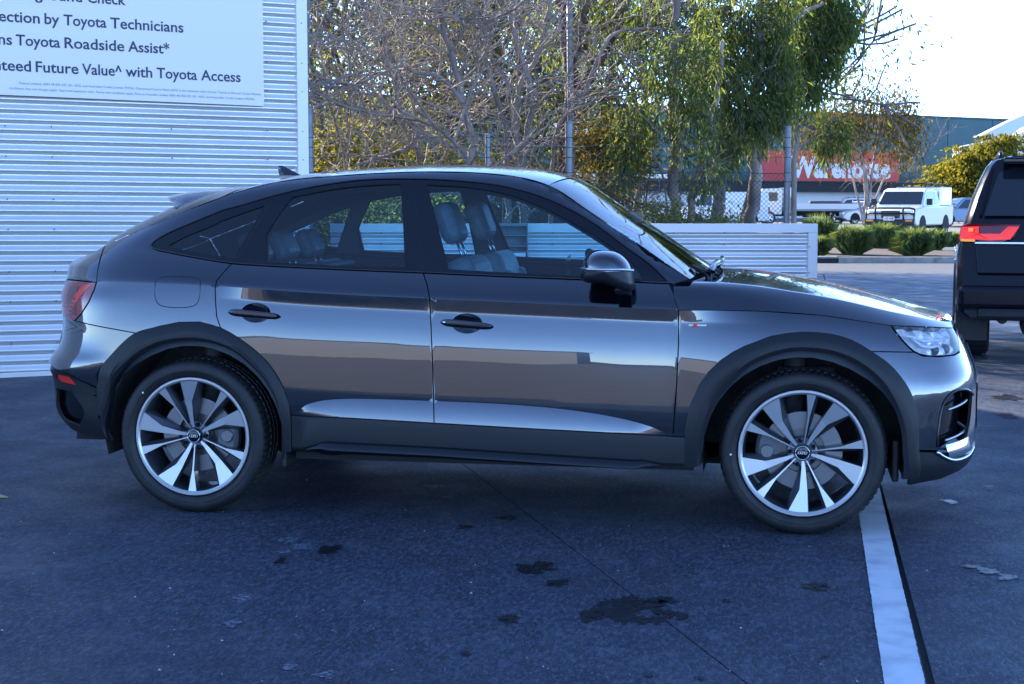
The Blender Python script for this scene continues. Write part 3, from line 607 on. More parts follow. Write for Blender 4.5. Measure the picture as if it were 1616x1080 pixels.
def area(P): return .5*sum(P[i-1][0]*P[i][1]-P[i][0]*P[i-1][1] for i in range(len(P)))
def inside(P, x, y):
    c = False; j = len(P)-1
    for i in range(len(P)):
        if (P[i][1] > y) != (P[j][1] > y) and x < (P[j][0]-P[i][0])*(y-P[i][1])/(P[j][1]-P[i][1])+P[i][0]: c = not c
        j = i
    return c
def shrink(P, d):
    """move a closed outline inwards by d"""
    if area(P) < 0: P = P[::-1]
    out = []; n = len(P)
    for i in range(n):
        a = P[i-1]; b = P[i]; c = P[(i+1) % n]
        n1 = (-(b[1]-a[1]), b[0]-a[0]); n2 = (-(c[1]-b[1]), c[0]-b[0])
        l1 = math.hypot(*n1) or 1e-9; l2 = math.hypot(*n2) or 1e-9
        nx = n1[0]/l1+n2[0]/l2; ny = n1[1]/l1+n2[1]/l2; l = math.hypot(nx, ny)
        if l < .3: nx, ny, l = n1[0]/l1, n1[1]/l1, 1.0
        k = d/max(.5, (nx*n1[0]/l1+ny*n1[1]/l1)/l)
        out.append((b[0]+nx/l*k, b[1]+ny/l*k))
    return out
def lines_in(outline, holes):
    """crease and lens edges of the body surface crossing a panel, so that facets break there"""
    segs = []
    for T, x0, x1, dz in ((Z_CREASE, -2.0, 1.3, 0), (Z_CREASE, -2.0, 1.3, .006), (Z_CREASE, -2.0, 1.3, .015), (Z_CREASE, -2.0, 1.3, -.016), (Z_CREASE, -2.0, 1.3, -.034), (Z_CREASE, -2.0, 1.3, -.05), (Z_CREASE, -2.0, 1.3, -.062), (Z_CREASE, -2.0, 1.3, -.075), (Z_CREASE, -1.6, 1.6, -.10), (Z_CREASE, -1.6, 1.6, -.13), (Z_LENS, -.893, .85, 0), (Z_LENS, -.893, .85, .015), (Z_PAINT, -.893, .85, 0)):
        P = []; k = int((x1-x0)/.015)
        for i in range(k+1):
            x = x0+(x1-x0)*i/k; z = (lerp_tab if T is Z_PAINT else cr_tab)(T, x)+dz
            ok = inside(outline, x, z) and not any(inside(h, x, z) for h in holes)
            if ok: P.append((x, z))
            else:
                if len(P) > 2: segs.append(P[1:-1])
                P = []
        if len(P) > 2: segs.append(P[1:-1])
    return segs
def surf_tri(outline, holes=(), step=.028, creases=True):
    verts = []; edges = []
    for loop in [outline]+list(holes):
        b = len(verts); verts += loop; n = len(loop); edges += [(b+i, b+(i+1) % n) for i in range(n)]
    nb = len(verts)
    if creases:
        for sg in lines_in(outline, holes):
            b = len(verts); verts += sg; edges += [(b+i, b+i+1) for i in range(len(sg)-1)]
    bnd = np.array(verts)
    xs = [p[0] for p in outline]; zs = [p[1] for p in outline]
    z = min(zs)+step/2; r = 0; pts = []
    while z < max(zs):
        x = min(xs)+(step/2 if r % 2 else 0)
        while x < max(xs):
            if inside(outline, x, z) and not any(inside(h, x, z) for h in holes): pts.append((x, z))
            x += step
        z += step*.87; r += 1
    if pts:
        pa = np.array(pts); keep = []
        for i in range(0, len(pa), 500):
            d = ((pa[i:i+500, None, :]-bnd[None, :, :])**2).sum(2).min(1); keep += list(d > (step*.45)**2)
        verts = verts+[p for p, k in zip(pts, keep) if k]
    vo, eo, fo, ov, oe, of = delaunay_2d_cdt([Vector(p) for p in verts], edges, [], 0, 1e-6)
    tris = []
    for f in fo:
        cx = sum(vo[i][0] for i in f)/3; cz = sum(vo[i][1] for i in f)/3
        if inside(outline, cx, cz) and not any(inside(h, cx, cz) for h in holes):
            a = (vo[f[1]]-vo[f[0]]).cross(vo[f[2]]-vo[f[0]])
            if abs(a) < 1e-10: continue
            tris.append(tuple(f) if a > 0 else tuple(f)[::-1])
    return [(v[0], v[1]) for v in vo], tris
def panel(name, outline, m, parent, holes=(), lift=0., gap=.0027, flange=.014, step=.028, both=True, creases=True, liftf=None, label=None, round_e=.0):
    """one skin panel per side, exact outline, analytic normals, edges folded in"""
    if area(outline) < 0: outline = outline[::-1]
    if gap: outline = shrink(outline, gap)
    uv, tris = surf_tri(outline, holes, step, creases)
    def P(u, z):
        h = lift+(liftf(u, z) if liftf else 0.)
        p = S(u, z)
        if h:
            n = normal(u, z); p = (p[0]+n[0]*h, p[1]+n[1]*h, p[2]+n[2]*h)
        return p
    V = [P(u, z) for u, z in uv]; nv = len(V)
    F = list(tris); NL = []
    for f in tris:
        cu = sum(uv[i][0] for i in f)/3; cz = sum(uv[i][1] for i in f)/3
        for i in f:
            u, z = uv[i]; u += (cu-u)*.2; z += (cz-z)*.2
            if liftf:
                e = .0015; a = P(u-e, z); b = P(u+e, z); c = P(u, z-e); d = P(u, z+e)
                nn = (Vector(b)-Vector(a)).cross(Vector(d)-Vector(c)).normalized(); NL.append(tuple(nn))
            else: NL.append(normal(u, z))
    if flange:
        cnt = {}
        for f in tris:
            for k in range(3):
                a, b = f[k], f[(k+1) % 3]; cnt[(a, b)] = 1
        base = {}
        for (a, b) in list(cnt):
            if (b, a) in cnt: continue
            for i in (a, b):
                if i not in base:
                    u, z = uv[i]; n = normal(u, z); p = V[i]
                    base[i] = len(V); V.append((p[0]-n[0]*flange, p[1]-n[1]*flange, p[2]-n[2]*flange))
            q = (b, a, base[a], base[b]); F.append(q)
            e1 = Vector(V[a])-Vector(V[b]); e2 = Vector(V[base[a]])-Vector(V[a]); nn = e1.cross(e2)
            nn = nn.normalized() if nn.length > 1e-12 else Vector((0, -1, 0)); NL += [tuple(nn)]*4
    def mk(V, F, NL, nm):
        me = bpy.data.meshes.new(nm); me.from_pydata(V, [], F); me.materials.append(m)
        if flange:
            me.materials.append(M['dark']); me.polygons.foreach_set('material_index', [0 if len(f) == 3 else 1 for f in F])
        me.polygons.foreach_set('use_smooth', [True]*len(me.polygons)); me.update()
        if len(me.loops) == len(NL): me.normals_split_custom_set(NL)
        o = link(bpy.data.objects.new(nm, me), parent)
        if label: o['label'] = label
        return o
    o = mk(V, F, NL, name)
    if both:
        F2 = [tuple(reversed(f)) for f in F]; N2 = []; i = 0
        for f in F:
            seg = [(n[0], -n[1], n[2]) for n in NL[i:i+len(f)]]; N2 += seg[::-1]; i += len(f)
        mk([(p[0], -p[1], p[2]) for p in V], F2, N2, name)
    return o
def strip(name, lines, m, parent, smooth=False, both=True, angle=30):
    """skin between successive lines of 3D points (same count)"""
    n = len(lines[0]); out = None
    for s in ((1, -1) if both else (1,)):
        mb = MB(); mb.grid([[(p[0], p[1]*s, p[2]) for p in l] for l in lines], flip=(s == 1))
        o = mb.build(name, m, parent, smooth, angle=angle if smooth else None)
        out = out or o
    return out
def resample(P, n):
    P = [Vector(p) for p in P]; L = [0.]
    for i in range(1, len(P)): L.append(L[-1]+(P[i]-P[i-1]).length)
    out = []
    for k in range(n):
        t = L[-1]*k/(n-1); i = 1
        while i < len(P)-1 and L[i] < t: i += 1
        a = (t-L[i-1])/max(1e-9, L[i]-L[i-1]); out.append(P[i-1].lerp(P[i], a))
    return out
def uvline(name_or_pts, n, lift=0.):
    P = CV[name_or_pts] if isinstance(name_or_pts, str) else name_or_pts
    sp = spline([p[:2] for p in P], .01, closed=False)
    q = resample([(a, b, 0) for a, b in sp], n)
    return [off(p.x, p.y, lift) if lift else S(p.x, p.y) for p in q], [(p.x, p.y) for p in q]
def sided(fn):
    """run a builder for the right and the left flank; it gets a mirror matrix"""
    for s in (1, -1): fn(Matrix.Diagonal((1, s, 1, 1)), s)
def flipif(mb, s):
    if s < 0: mb.f = [tuple(reversed(f)) for f in mb.f]
    return mb
# ================================================================== THE PARKED CAR (nose to +x, right flank towards the camera)
car = thing('parked_car', 'dark graphite grey coupe-roofed crossover car parked side-on across the forecourt', 'car')
UE, UT = XF+LF, XR-LR
body = panel('body_side', CV['body_side'], M['paint'], car)
panel('front_door', CV['front_door'], M['paint'], car, holes=[spline([(a, b) for a, b in [(lambda c, t: (c[0]+.071*math.cos(t), c[1]+.046*math.sin(t)))((.5*(CV['bowlF'][0][0]+CV['bowlF'][1][0]), .5*(CV['bowlF'][2][1]+CV['bowlF'][3][1])), 2*math.pi*k/28) for k in range(28)]], .02)])
panel('rear_door', CV['rear_door'], M['paint'], car, holes=[spline([(lambda c, t: (c[0]+.071*math.cos(t), c[1]+.046*math.sin(t)))((.5*(CV['bowlR'][0][0]+CV['bowlR'][1][0]), .5*(CV['bowlR'][2][1]+CV['bowlR'][3][1])), 2*math.pi*k/28) for k in range(28)], .02)])
# the fender reaches up to the bonnet's shut line
panel('fender', CV['fender'], M['paint'], car)
# bowls behind the handles, and the bars
def handle(cname, bname, fob):
    c = (.5*(CV[cname][0][0]+CV[cname][1][0]), .5*(CV[cname][2][1]+CV[cname][3][1]))
    a, b = CV[bname][0], CV[bname][1]
    def go(mx, s):
        mb = MB(); rows = []
        for i in range(9):
            r = 1-i/8; d = .030*(1-r*r)
            rows.append([off(c[0]+.072*r*math.cos(t), c[1]+.047*r*math.sin(t), -d) for t in [2*math.pi*k/32 for k in range(33)]])
        mb.grid(rows, flip=(s < 0), mtx=mx)
        h = mb.build('handle_bowl', M['paint'], car, True)
        mb = MB(); rows = []
        n = 18
        for i in range(n+1):
            t = i/n; u = a[0]+(b[0]-a[0])*t; z = a[1]+(b[1]-a[1])*t
            e = math.sqrt(max(0, 1-(2*abs(t-.5))**6)); hh = .0185*max(.25, e)*(1.0-.15*t); lift = .030*max(.3, e)
            o = Vector(off(u, z, 0)); nn = Vector(normal(u, z))
            ring = []
            for k in range(13):
                q = 2*math.pi*k/12; cz = math.copysign(abs(math.cos(q))**.7, math.cos(q)); sz = math.copysign(abs(math.sin(q))**.7, math.sin(q))
                ring.append(o+nn*(.026+.011*cz*max(.3, e)+.0)+Vector((0, 0, 1))*hh*sz)
            rows.append(ring)
        mb.grid(rows, flip=(s > 0), mtx=mx); m = len(rows[0])
        k = mb.build('door_handle', M['paint'], car, True)
        mb = MB(); rows = []                          # bright upper band of the bar
        for i in range(n+1):
            t = .12+.85*i/n; u = a[0]+(b[0]-a[0])*t; z = a[1]+(b[1]-a[1])*t; o = Vector(off(u, z, .0378)); rows.append([o+Vector((0, 0, .006)), o+Vector((0, 0, -.004))])
        mb.grid(rows, flip=(s < 0), mtx=mx); mb.build('handle_band', M['paint'], k)
        if fob:
            o = Vector(off(a[0]+.018, a[1]-.001, .033)); mb = MB(); mb.lathe([(0, -.006), (.005, -.006), (.006, 0)], 16, mx @ Matrix.Translation(o)); mb.build('key_lock', M['chrome'], k, True)
    sided(go)
handle('bowlR', 'barR', False); handle('bowlF', 'barF', True)
# fuel flap, a shallow line in the rear flank
fo = [p[:2] for p in CV['fuel_door']]
def ring_line(name, pts, w, lift, m, closed=True, parent=car, n=None):
    sp = spline(pts, .012, closed)
    if closed: sp = sp+[sp[0]]
    P3 = [off(u, z, lift) for u, z in sp]
    def go(mx, s): mb = MB(); mb.tube(P3, w, 6, mtx=mx); flipif(mb, s).build(name, m, parent, True)
    sided(go)
ring_line('fuel_flap_gap', CV['fuel_door'], .0022, -.0006, M['gloss_black'])
# window band: gloss black surround with three panes, bright bead along its edge
GL = [spline(CV[k], .012) for k in ('glass_quarter', 'glass_rear', 'glass_front')]
GL = [g if area(g) > 0 else g[::-1] for g in GL]
holes = [shrink(g, .0) for g in GL]
band = panel('window_surround', CV['dlo'] and spline(CV['dlo'], .012), M['gloss_black'], car, holes=holes, lift=.002, gap=0, flange=.02, step=.03, creases=False)
for g, mm, nm in zip(GL, (M['privacy'], M['glass'], M['glass']), ('quarter_glass', 'rear_door_glass', 'front_door_glass')):
    panel(nm, shrink(g, -.004), mm, car, lift=-.004, gap=0, flange=0, step=.04, creases=False)
ring_line('window_bead', CV['dlo_tube'], .0035, .004, M['gloss_black'], closed=False)
ring_line('belt_trim', CV['belt_tube'], .0085, .000, M['gloss_black'], closed=False)
ring_line('pillar_joint', CV['bp_line'], .0014, .0022, M['plastic'], closed=False)
ring_line('pillar_joint', CV['cp_line'], .0014, .002, M['trim_black'], closed=False)
for g in GL: pass
# ---------------------------------------------------------------- caps across the car
def prof_hood(e):                                     # 1 at the middle, 0 at the shut line
    e = abs(e)
    if e > .86:
        t = (1-e)/.14; return .76*(1.30*t-.30*t*t)
    t = (.86-e)/.86; return .76+.24*(1-(1-t)**2.2)
def hood_bulge(i):
    k = max(0., 1-(H3[i][0]-.86)/.55)**2
    T_ = [(0, .13), (.5, .10), (.80, .06), (.86, .037), (.90, -.004), (.93, -.026), (.97, -.022), (1.0, 0)]
    return lambda e: k*lerp_tab(T_, abs(e))
def hood_prof(i):
    k = max(0., 1-(H3[i][0]-.86)/.50)
    def f(e):
        a = abs(e)
        q = .93*(1-(1-min(1, (1-a)/.14))**2.6) if a > .86 else .93+.07*(1-(1-(.86-a)/.86)**2)
        return prof_hood(e)*(1-k)+q*k
    return f
def cap(name, edge, m, rise, bulge, prof=lambda e: 1-e*e, n=28, parent=car, etas=None, eta_fn=None, smooth=True, angle=35, lift=0., emax=1.0, pf=None, bf=None):
    rows = []
    es = etas or [math.sin(math.pi/2*(-1+2*k/n)) for k in range(n+1)]
    for i, (x, y, z) in enumerate(edge):
        rz = rise[i] if isinstance(rise, list) else rise; bx = bulge[i] if isinstance(bulge, list) else bulge
        rows.append([(x+(bf(i)(e) if bf else bx*(1-e*e)), y*e, z+rz*(pf(i)(e) if pf else prof(e))+lift) for e in [q*emax for q in es]])
    mb = MB(); mb.grid(rows); o = mb.build(name, m, parent, smooth, angle=angle)
    me = o.data
    up = sum(p.normal.z*p.area for p in me.polygons)
    if up < 0: me.flip_normals()
    return o
ol = spline(CV['out_line'], .02, closed=False)        # windscreen foot -> roof -> tail
E3 = [Vector(S(u, z)) for u, z in ol]
for _ in range(14): E3 = [E3[0]]+[(E3[i-1]+E3[i]*2+E3[i+1])/4 for i in range(1, len(E3)-1)]+[E3[-1]]
E3 = [p+Vector((0, 0, .0015)) for p in E3]
iws = min(range(len(ol)), key=lambda i: abs(ol[i][0]-.238)+(9 if ol[i][1] < 1.4 else 0))
irg = min(range(len(ol)), key=lambda i: abs(ol[i][0]+1.33)+(9 if ol[i][1] < 1.3 else 0))
ws = E3[:iws+1]; n = len(ws)-1
cap('windscreen', ws, M['screen'], [.020+.020*(i/n) for i in range(n+1)], [.05]*(n+1), lambda e: 1-abs(e)**2.4)
rf = E3[iws:irg+1]; n = len(rf)-1
pr = lambda e: 1-abs(e)**3.0
cap('roof', rf, M['paint'], [.042-.004*(i/n) for i in range(n+1)], [.05*(1-i/n)**2 for i in range(n+1)], pr)
cap('headliner', rf, M['headliner'], [.01]*(n+1), [.05*(1-i/n)**2 for i in range(n+1)], pr, lift=-.035, emax=.97)
rg = E3[irg:]; n = len(rg)-1
rear_glass = cap('rear_window', rg, M['rear_glass'], [.040+.048*math.sin(math.pi*i/n)**.8 for i in range(n+1)], [-.10*(i/n) for i in range(n+1)], lambda e: 1-e**4)
# bonnet
HS = spline(CV['shut'], .03, closed=False)
HS = [p for p in HS if p[0] < 2.33]+[(2.40, .900), (2.50, .905), (2.62, .91), (2.74, .915), (UE-.03, .918), (UE-.004, .918)]
HP = resample([(a, b, 0) for a, b in HS], 90)
H3 = [S(p.x, p.y) for p in HP]
ZH = [(.86,1.118),(1.0,1.122),(1.2,1.113),(1.4,1.087),(1.6,1.047),(1.75,1.008),(1.9,.968),(2.0,.94),(2.08,.922),(2.2,.918)]
rise = []; bul = []
for p in H3:
    zc = max(cr_tab(ZH, p[0]), p[2]+.0); k = max(0., 1-(p[0]-.86)/.55); rise.append(zc-p[2]); bul.append(.13*k*k)
es = [-1+.0, -.985, -.97, -.95, -.93, -.91, -.89, -.87, -.862, -.855, -.84, -.81, -.77, -.72, -.65, -.55, -.45, -.3, -.15, 0]; es = es+[-e for e in es[-2::-1]]
hood = cap('bonnet', H3, M['paint'], rise, bul, prof_hood, etas=es, angle=60, pf=hood_prof, bf=hood_bulge)
# cowl and wipers
mb = MB(); rows = []
for x in (.84, .93, 1.0):
    rows.append([(x+.075*(1-e*e), .79*e, 1.070+.02*(1-abs(e)**2.4)+.012*(x < .9)) for e in [-1+k/12 for k in range(25)]])
mb.grid(rows).build('cowl', M['plastic'], car, True)
def wiper(y0, y1, zl):
    mb = MB(); P = []
    for i in range(13):
        t = i/12; y = y0+(y1-y0)*t; e = y/.80; P.append((.945+.07*(1-e*e)-.05*t*0, y, 1.128+.035*(1-abs(e)**2.4)+zl*math.sin(math.pi*min(1, t*1.1))*.5))
    mb.tube(P, [.009+.006*math.sin(math.pi*i/12) for i in range(13)], 6)
    mb.tube([(1.02, y0+.04, 1.10), (.995, y0-.02, 1.145), P[5]], [.014, .012, .008], 6)
    mb.build('wiper', M['gloss_black'], car, True)
wiper(-.62, .02, .03); wiper(-.02, .56, .03)
mb = MB()                                             # wiper spindle and arm foot at the right-hand corner
mb.tube([(.985, -.60, 1.085), (.975, -.60, 1.13), (.90, -.56, 1.17)], [.02, .016, .009], 8); mb.tube([(.99, -.57, 1.09), (1.0, -.52, 1.135), (.96, -.40, 1.15)], [.016, .012, .008], 8)
mb.build('wiper_arm', M['trim_black'], car, True)
# ---------------------------------------------------------------- tail
top = [(-2.109, 1.2518, 1), (-2.125, 1.228), (-2.17, 1.204), (-2.222, 1.184), (-2.28, 1.170), (-2.40, 1.172), (-2.6, 1.178), (UT+.006, 1.182, 1)]
gate = top+[(UT+.006, .72, 1), (-2.46, .72, 1), (-2.45, .93), (-2.45, 1.085, 1), (-2.3, 1.085), (-1.9348, 1.0825, 1)]+[p for p in reversed(CV['body_side'][15:18])]
panel('tailgate', gate, M['paint'], car, creases=False)
dk = resample([(p[0], p[1], 0) for p in spline(top, .02, False)], 40); D3 = [S(p.x, p.y) for p in dk]
cap('tail_deck', D3, M['paint'], [.0+.03*max(0, 1-i/14) for i in range(40)], 0., lambda e: 1-abs(e)**3)
lampR = [(-1.9348, 1.0825, 1), (-2.3, 1.083), (-2.445, 1.083, 1), (-2.445, .94, 1), (-2.30, .915), (-2.0735, .895, 1)]+list(reversed([p for p in CV['body_side'][19:22]]))
LR_ = [(a[0], a[1]) if len(a) < 3 else a for a in lampR]
tl = panel('tail_light', LR_, M['red_lamp'], car, lift=.004, gap=.003, creases=False, step=.02, flange=.03)
for tl_ in [o for o in car.children if o.name.startswith('tail_light')]:
    sgn = -1 if 'tail_light' == tl_.name else 1
    mb = MB(); mb.grid([[Vector(off(u, 1.07-.02*k, .0055))*1 for u in np.linspace(-1.965-.02*k, -2.02-.02*k, 4)] for k in range(8)], flip=False)
    mx = Matrix.Diagonal((1, 1 if tl_.name == 'tail_light' else -1, 1, 1)); mb.v = [tuple(mx @ Vector(p)) for p in mb.v]
    mb.build('lamp_facet', M['red_reflector'], tl_, True)
    mb = MB(); mb.grid([[Vector(off(u, 1.06-.028*k, .0055)) for u in np.linspace(-2.06, -2.14-.01*(k % 2), 4)] for k in range(6)]); mb.v = [tuple(mx @ Vector(p)) for p in mb.v]
    mb.build('lamp_facet', M['red_dark'], tl_, True)
# rear bumper: painted upper, black lower
RB = [c for c in CV['body_side'][22:27]]+list(reversed(CV['rear_door'] and [(-1.8692, .5814, 1), (-1.857, .6486), (-1.83, .70), (-1.76, .79)]))
RB = RB+[(-2.0, .628), (-2.15, .655), (-2.4, .66), (UT+.006, .66, 1), (UT+.006, .716, 1), (-2.462, .716, 1), (-2.454, .93), (-2.30, .911)]
panel('rear_bumper', RB, M['paint'], car, creases=False)
LB = [(-1.872, .576, 1), (-2.0, .622), (-2.15, .648), (-2.4, .653), (UT+.006, .653, 1), (UT+.006, .33, 1), (-2.3, .335), (-2.15, .345), (-1.98, .335), (-1.87, .325, 1), (-1.885, .45)]
fog = [(-2.17, .628, 1), (-2.045, .625, 1), (-2.005, .583, 1), (-2.15, .592, 1), (-2.185, .605)]
FG = spline(fog, .012); FG = FG if area(FG) > 0 else FG[::-1]
vent = spline([(-2.22, .555, 1), (-2.05, .555, 1), (-1.965, .46), (-2.04, .385, 1), (-2.2, .40, 1), (-2.24, .48)], .015); vent = vent if area(vent) > 0 else vent[::-1]
panel('lower_rear_bumper', LB, M['plastic'], car, holes=[FG, vent], lift=-.004, creases=False)
panel('rear_reflector', FG, M['red_reflector'], car, lift=-.010, gap=.002, creases=False, step=.02)
panel('bumper_vent', shrink(vent, -.002), M['gloss_black'], car, lift=-.035, gap=0, creases=False)
# ---------------------------------------------------------------- nose
IN = [p[:2] for p in CV['intake_px'][:5]]
intake = spline([(1.978, .402, 1), (1.985, .483), (2.005, .585), (2.045, .625), (2.10, .640), (2.20, .634), (2.30, .60, 1), (2.27, .50), (2.215, .425, 1), (2.06, .385, 1)], .012)
intake = intake if area(intake) > 0 else intake[::-1]
grille = spline([(2.62, .80, 1), (2.58, .60), (2.64, .40, 1), (UE+.2, .385, 1), (UE+.2, .86, 1), (2.66, .855, 1)], .02)
gr_in = spline([(2.62, .80, 1), (2.58, .60), (2.64, .40, 1), (UE-.008, .385, 1), (UE-.008, .86, 1), (2.66, .855, 1)], .02); gr_in = gr_in if area(gr_in) > 0 else gr_in[::-1]
HLp = CV['headlight']
lamp_bottom = [(2.4189, .886, 1), (2.30, .845), (2.2429, .7936), (2.1667, .7868), (2.0358, .7891), (1.9456, .797), (1.9094, .815, 1)]
FB = [(UE-.006, .912, 1), (2.62, .905), (2.50, .898)]+lamp_bottom+[(1.7138, .8205, 1)]+[c for c in CV['outF'] and [(a, b) for a, b in CV['outF']][14:17]]
af2 = [(u, z) for u, z in CV['outF']][13:18]
FB = [(UE-.006, .912, 1), (2.62, .905), (2.50, .898)]+lamp_bottom+[(1.7138, .8205, 1)]+af2+[(1.8883, .3902, 1), (1.976, .3836), (2.1, .372), (2.3, .362), (UE-.006, .36, 1)]
gr_hole = spline([(2.62, .80, 1), (2.58, .60), (2.64, .40, 1), (UE-.03, .385, 1), (UE-.03, .86, 1), (2.66, .855, 1)], .02); gr_hole = gr_hole if area(gr_hole) > 0 else gr_hole[::-1]
panel('front_bumper', FB, M['paint'], car, holes=[intake, gr_hole], creases=False)
panel('grille', gr_in, M['gloss_black'], car, lift=-.03, gap=0, creases=False)
ring_line('grille_frame', [(2.62, .80, 1), (2.58, .60), (2.64, .40, 1), (UE-.008, .385, 1)], .008, .002, M['gloss_black'], closed=False)
panel('air_intake', shrink(intake, -.002), M['gloss_black'], car, lift=-.055, gap=0, creases=False)
ring_line('intake_frame', [(1.984, .40, 1), (1.991, .483), (2.011, .585), (2.051, .622), (2.10, .637), (2.20, .631), (2.30, .598, 1)], .007, .001, M['gloss_black'], closed=False)
for zz, u0, u1 in ((.565, 2.07, 2.27), (.43, 2.05, 2.24)):
    ring_line('intake_blade', [(u0, zz-.01), ((u0+u1)/2, zz), (u1, zz+.012)], .006, -.02, M['satin_chrome'], closed=False)
def chrome_corner(mx, s):
    mb = MB(); rows = []
    for t in range(11):
        u = 2.03+.20*t/10; rows.append([off(u, .405+.012*t/10, .002), off(u, .388, .008), off(u+.01, .365, .012), off(u+.015, .345, .006)])
    mb.grid(rows, flip=(s < 0), mtx=mx); mb.build('bumper_corner_blade', M['chrome'], car, True)
sided(chrome_corner)
ring_line('bumper_blade', [(1.976, .379), (2.02, .352), (2.07, .334), (2.16, .330), (2.25, .342), (2.30, .36)], .0075, .006, M['chrome'], closed=False)
LF_ = [(1.893, .384, 1), (1.98, .376), (2.1, .365), (2.3, .355), (UE-.006, .353, 1), (UE-.006, .27, 1), (2.3, .275), (2.2, .262), (2.06, .245), (1.9, .232), (1.882, .235, 1)]
panel('lower_front_bumper', LF_, M['plastic'], car, lift=-.002, creases=False)
# headlamp: clear lens over a bright reflector box with light guides
hl = panel('headlight', HLp, M['lens'], car, lift=.002, gap=.003, creases=False, step=.02, flange=0)
for h in [o for o in car.children if o.name.startswith('headlight')]:
    near = h.name == 'headlight'; mx = Matrix.Diagonal((1, 1 if near else -1, 1, 1)); s = 1 if near else -1
    hp = spline(HLp, .012); hp = shrink(hp if area(hp) > 0 else hp[::-1], .006)
    uv, tr = surf_tri(hp, (), .02, False)
    mb = MB(); mb.add([off(u, z, -.035-.02*math.sin(u*60)*math.cos(z*50)) for u, z in uv], tr if s > 0 else [t[::-1] for t in tr], mx); mb.build('reflector', M['lamp_inner'], h, False)
    mb = MB(); bd = hp+[hp[0]]; mb.grid([[off(u, z, .003) for u, z in bd], [off(u, z, -.04) for u, z in bd]], flip=(s < 0), mtx=mx); mb.build('lamp_bezel', M['gloss_black'], h, True)
    mb = MB()
    mb.tube([off(1.86, .895, -.012), off(1.95, .880, -.012), off(2.0, .862, -.014), off(2.12, .862, -.016), off(2.25, .868, -.018)], .007, 6, mtx=mx)
    mb.tube([off(1.93, .878, -.012), off(1.97, .842, -.014), off(2.02, .835, -.016), off(2.10, .838, -.016)], .008, 6, mtx=mx)
    mb.build('light_guide', M['guide'], h, True)
    mb = MB()
    for u, z in ((2.06, .823), (2.16, .822)):
        p = Vector(off(u, z, -.03)); mb.lathe([(0, -.01), (.018, -.008), (.022, 0), (.024, .02)], 20, mx @ Matrix.Translation(p))
    mb.build('projector', M['gloss_black'], h, True)
# ---------------------------------------------------------------- cladding round the arches and along the sill
def arch(nm, o, r, i, n=72):
    A, ua = uvline(o, n, 0.); A1 = [off(u, z, .010) for u, z in ua]; A0 = [off(u, z, -.004) for u, z in ua]
    _, ub = uvline(r, n); B = [off(u, z, .020) for u, z in ub]
    _, uc = uvline(i, n); Cc = [off(u, z, .010) for u, z in uc]; D = [(p[0], p[1]+.055, p[2]) for p in Cc]
    mid = [off((ua[k][0]*.5+ub[k][0]*.5), (ua[k][1]*.5+ub[k][1]*.5), .0175) for k in range(n)]
    B2 = [off(ub[k][0]*.88+uc[k][0]*.12, ub[k][1]*.88+uc[k][1]*.12, .0215) for k in range(n)]
    c2 = [off(ub[k][0]*.35+uc[k][0]*.65, ub[k][1]*.35+uc[k][1]*.65, .020) for k in range(n)]
    strip(nm, [A0, A1, mid, B, B2, c2, Cc, D], M['plastic'], car, True, angle=24)
arch('arch_cladding', 'outF', 'ridF', 'innF'); arch('arch_cladding', 'outR', 'ridR', 'innR')
n = 40
_, u1 = uvline('paint_l', n); _, u2 = uvline('facet', n)
u1 = [(a, b-.003) for a, b in u1]
xs = [p[0] for p in u2]
bt = [(p[0], p[1]) for p in CV['blade_t']]; bb = [(p[0], p[1]) for p in CV['blade_b']]; sb = [(p[0], p[1]) for p in CV['sill_b']]
L0 = [off(u, z, -.006) for u, z in u1]; L1 = [off(u, z, .004) for u, z in u1]; L2 = [off(u, z, .009) for u, z in u2]
L3 = [off(x, lerp_tab(bt, max(-.84, min(.79, x)))+.006, .014) for x in xs]; L4 = [off(x, lerp_tab(bt, max(-.84, min(.79, x)))-.004, .010) for x in xs]
L5 = [off(x, lerp_tab(sb, x)+.004, -.012) for x in xs]; L6 = [(p[0], p[1]+.12, p[2]-.01) for p in L5]
strip('sill_cladding', [L0, L1, L2, L3, L4, L5, L6], M['plastic'], car, True, angle=20)
def blade(mx, s):
    mb = MB(); rows = []
    for k in range(41):
        x = -.850+(1.65)*k/40; t = k/40; zt = lerp_tab(bt, x)-.002; zb = lerp_tab(bb, x)
        tap = min(1, t*14, (1-t)*14)
        a = Vector(off(x, zt, .012)); hh = zt-zb; rows.append([a+Vector((0, .004, 0)), a+Vector((0, -.006*tap, -.001)), a+Vector((0, -.012*tap, -.012*tap)), a+Vector((0, -.017*tap, -.024*tap)), a+Vector((0, -.019*tap, -.032*tap)), Vector(off(x, zb-.030*tap, -.01))])
    mb.grid(rows, flip=(s < 0), mtx=mx); mb.build('sill_blade', M['gloss_black'], car, True, angle=40)
sided(blade)
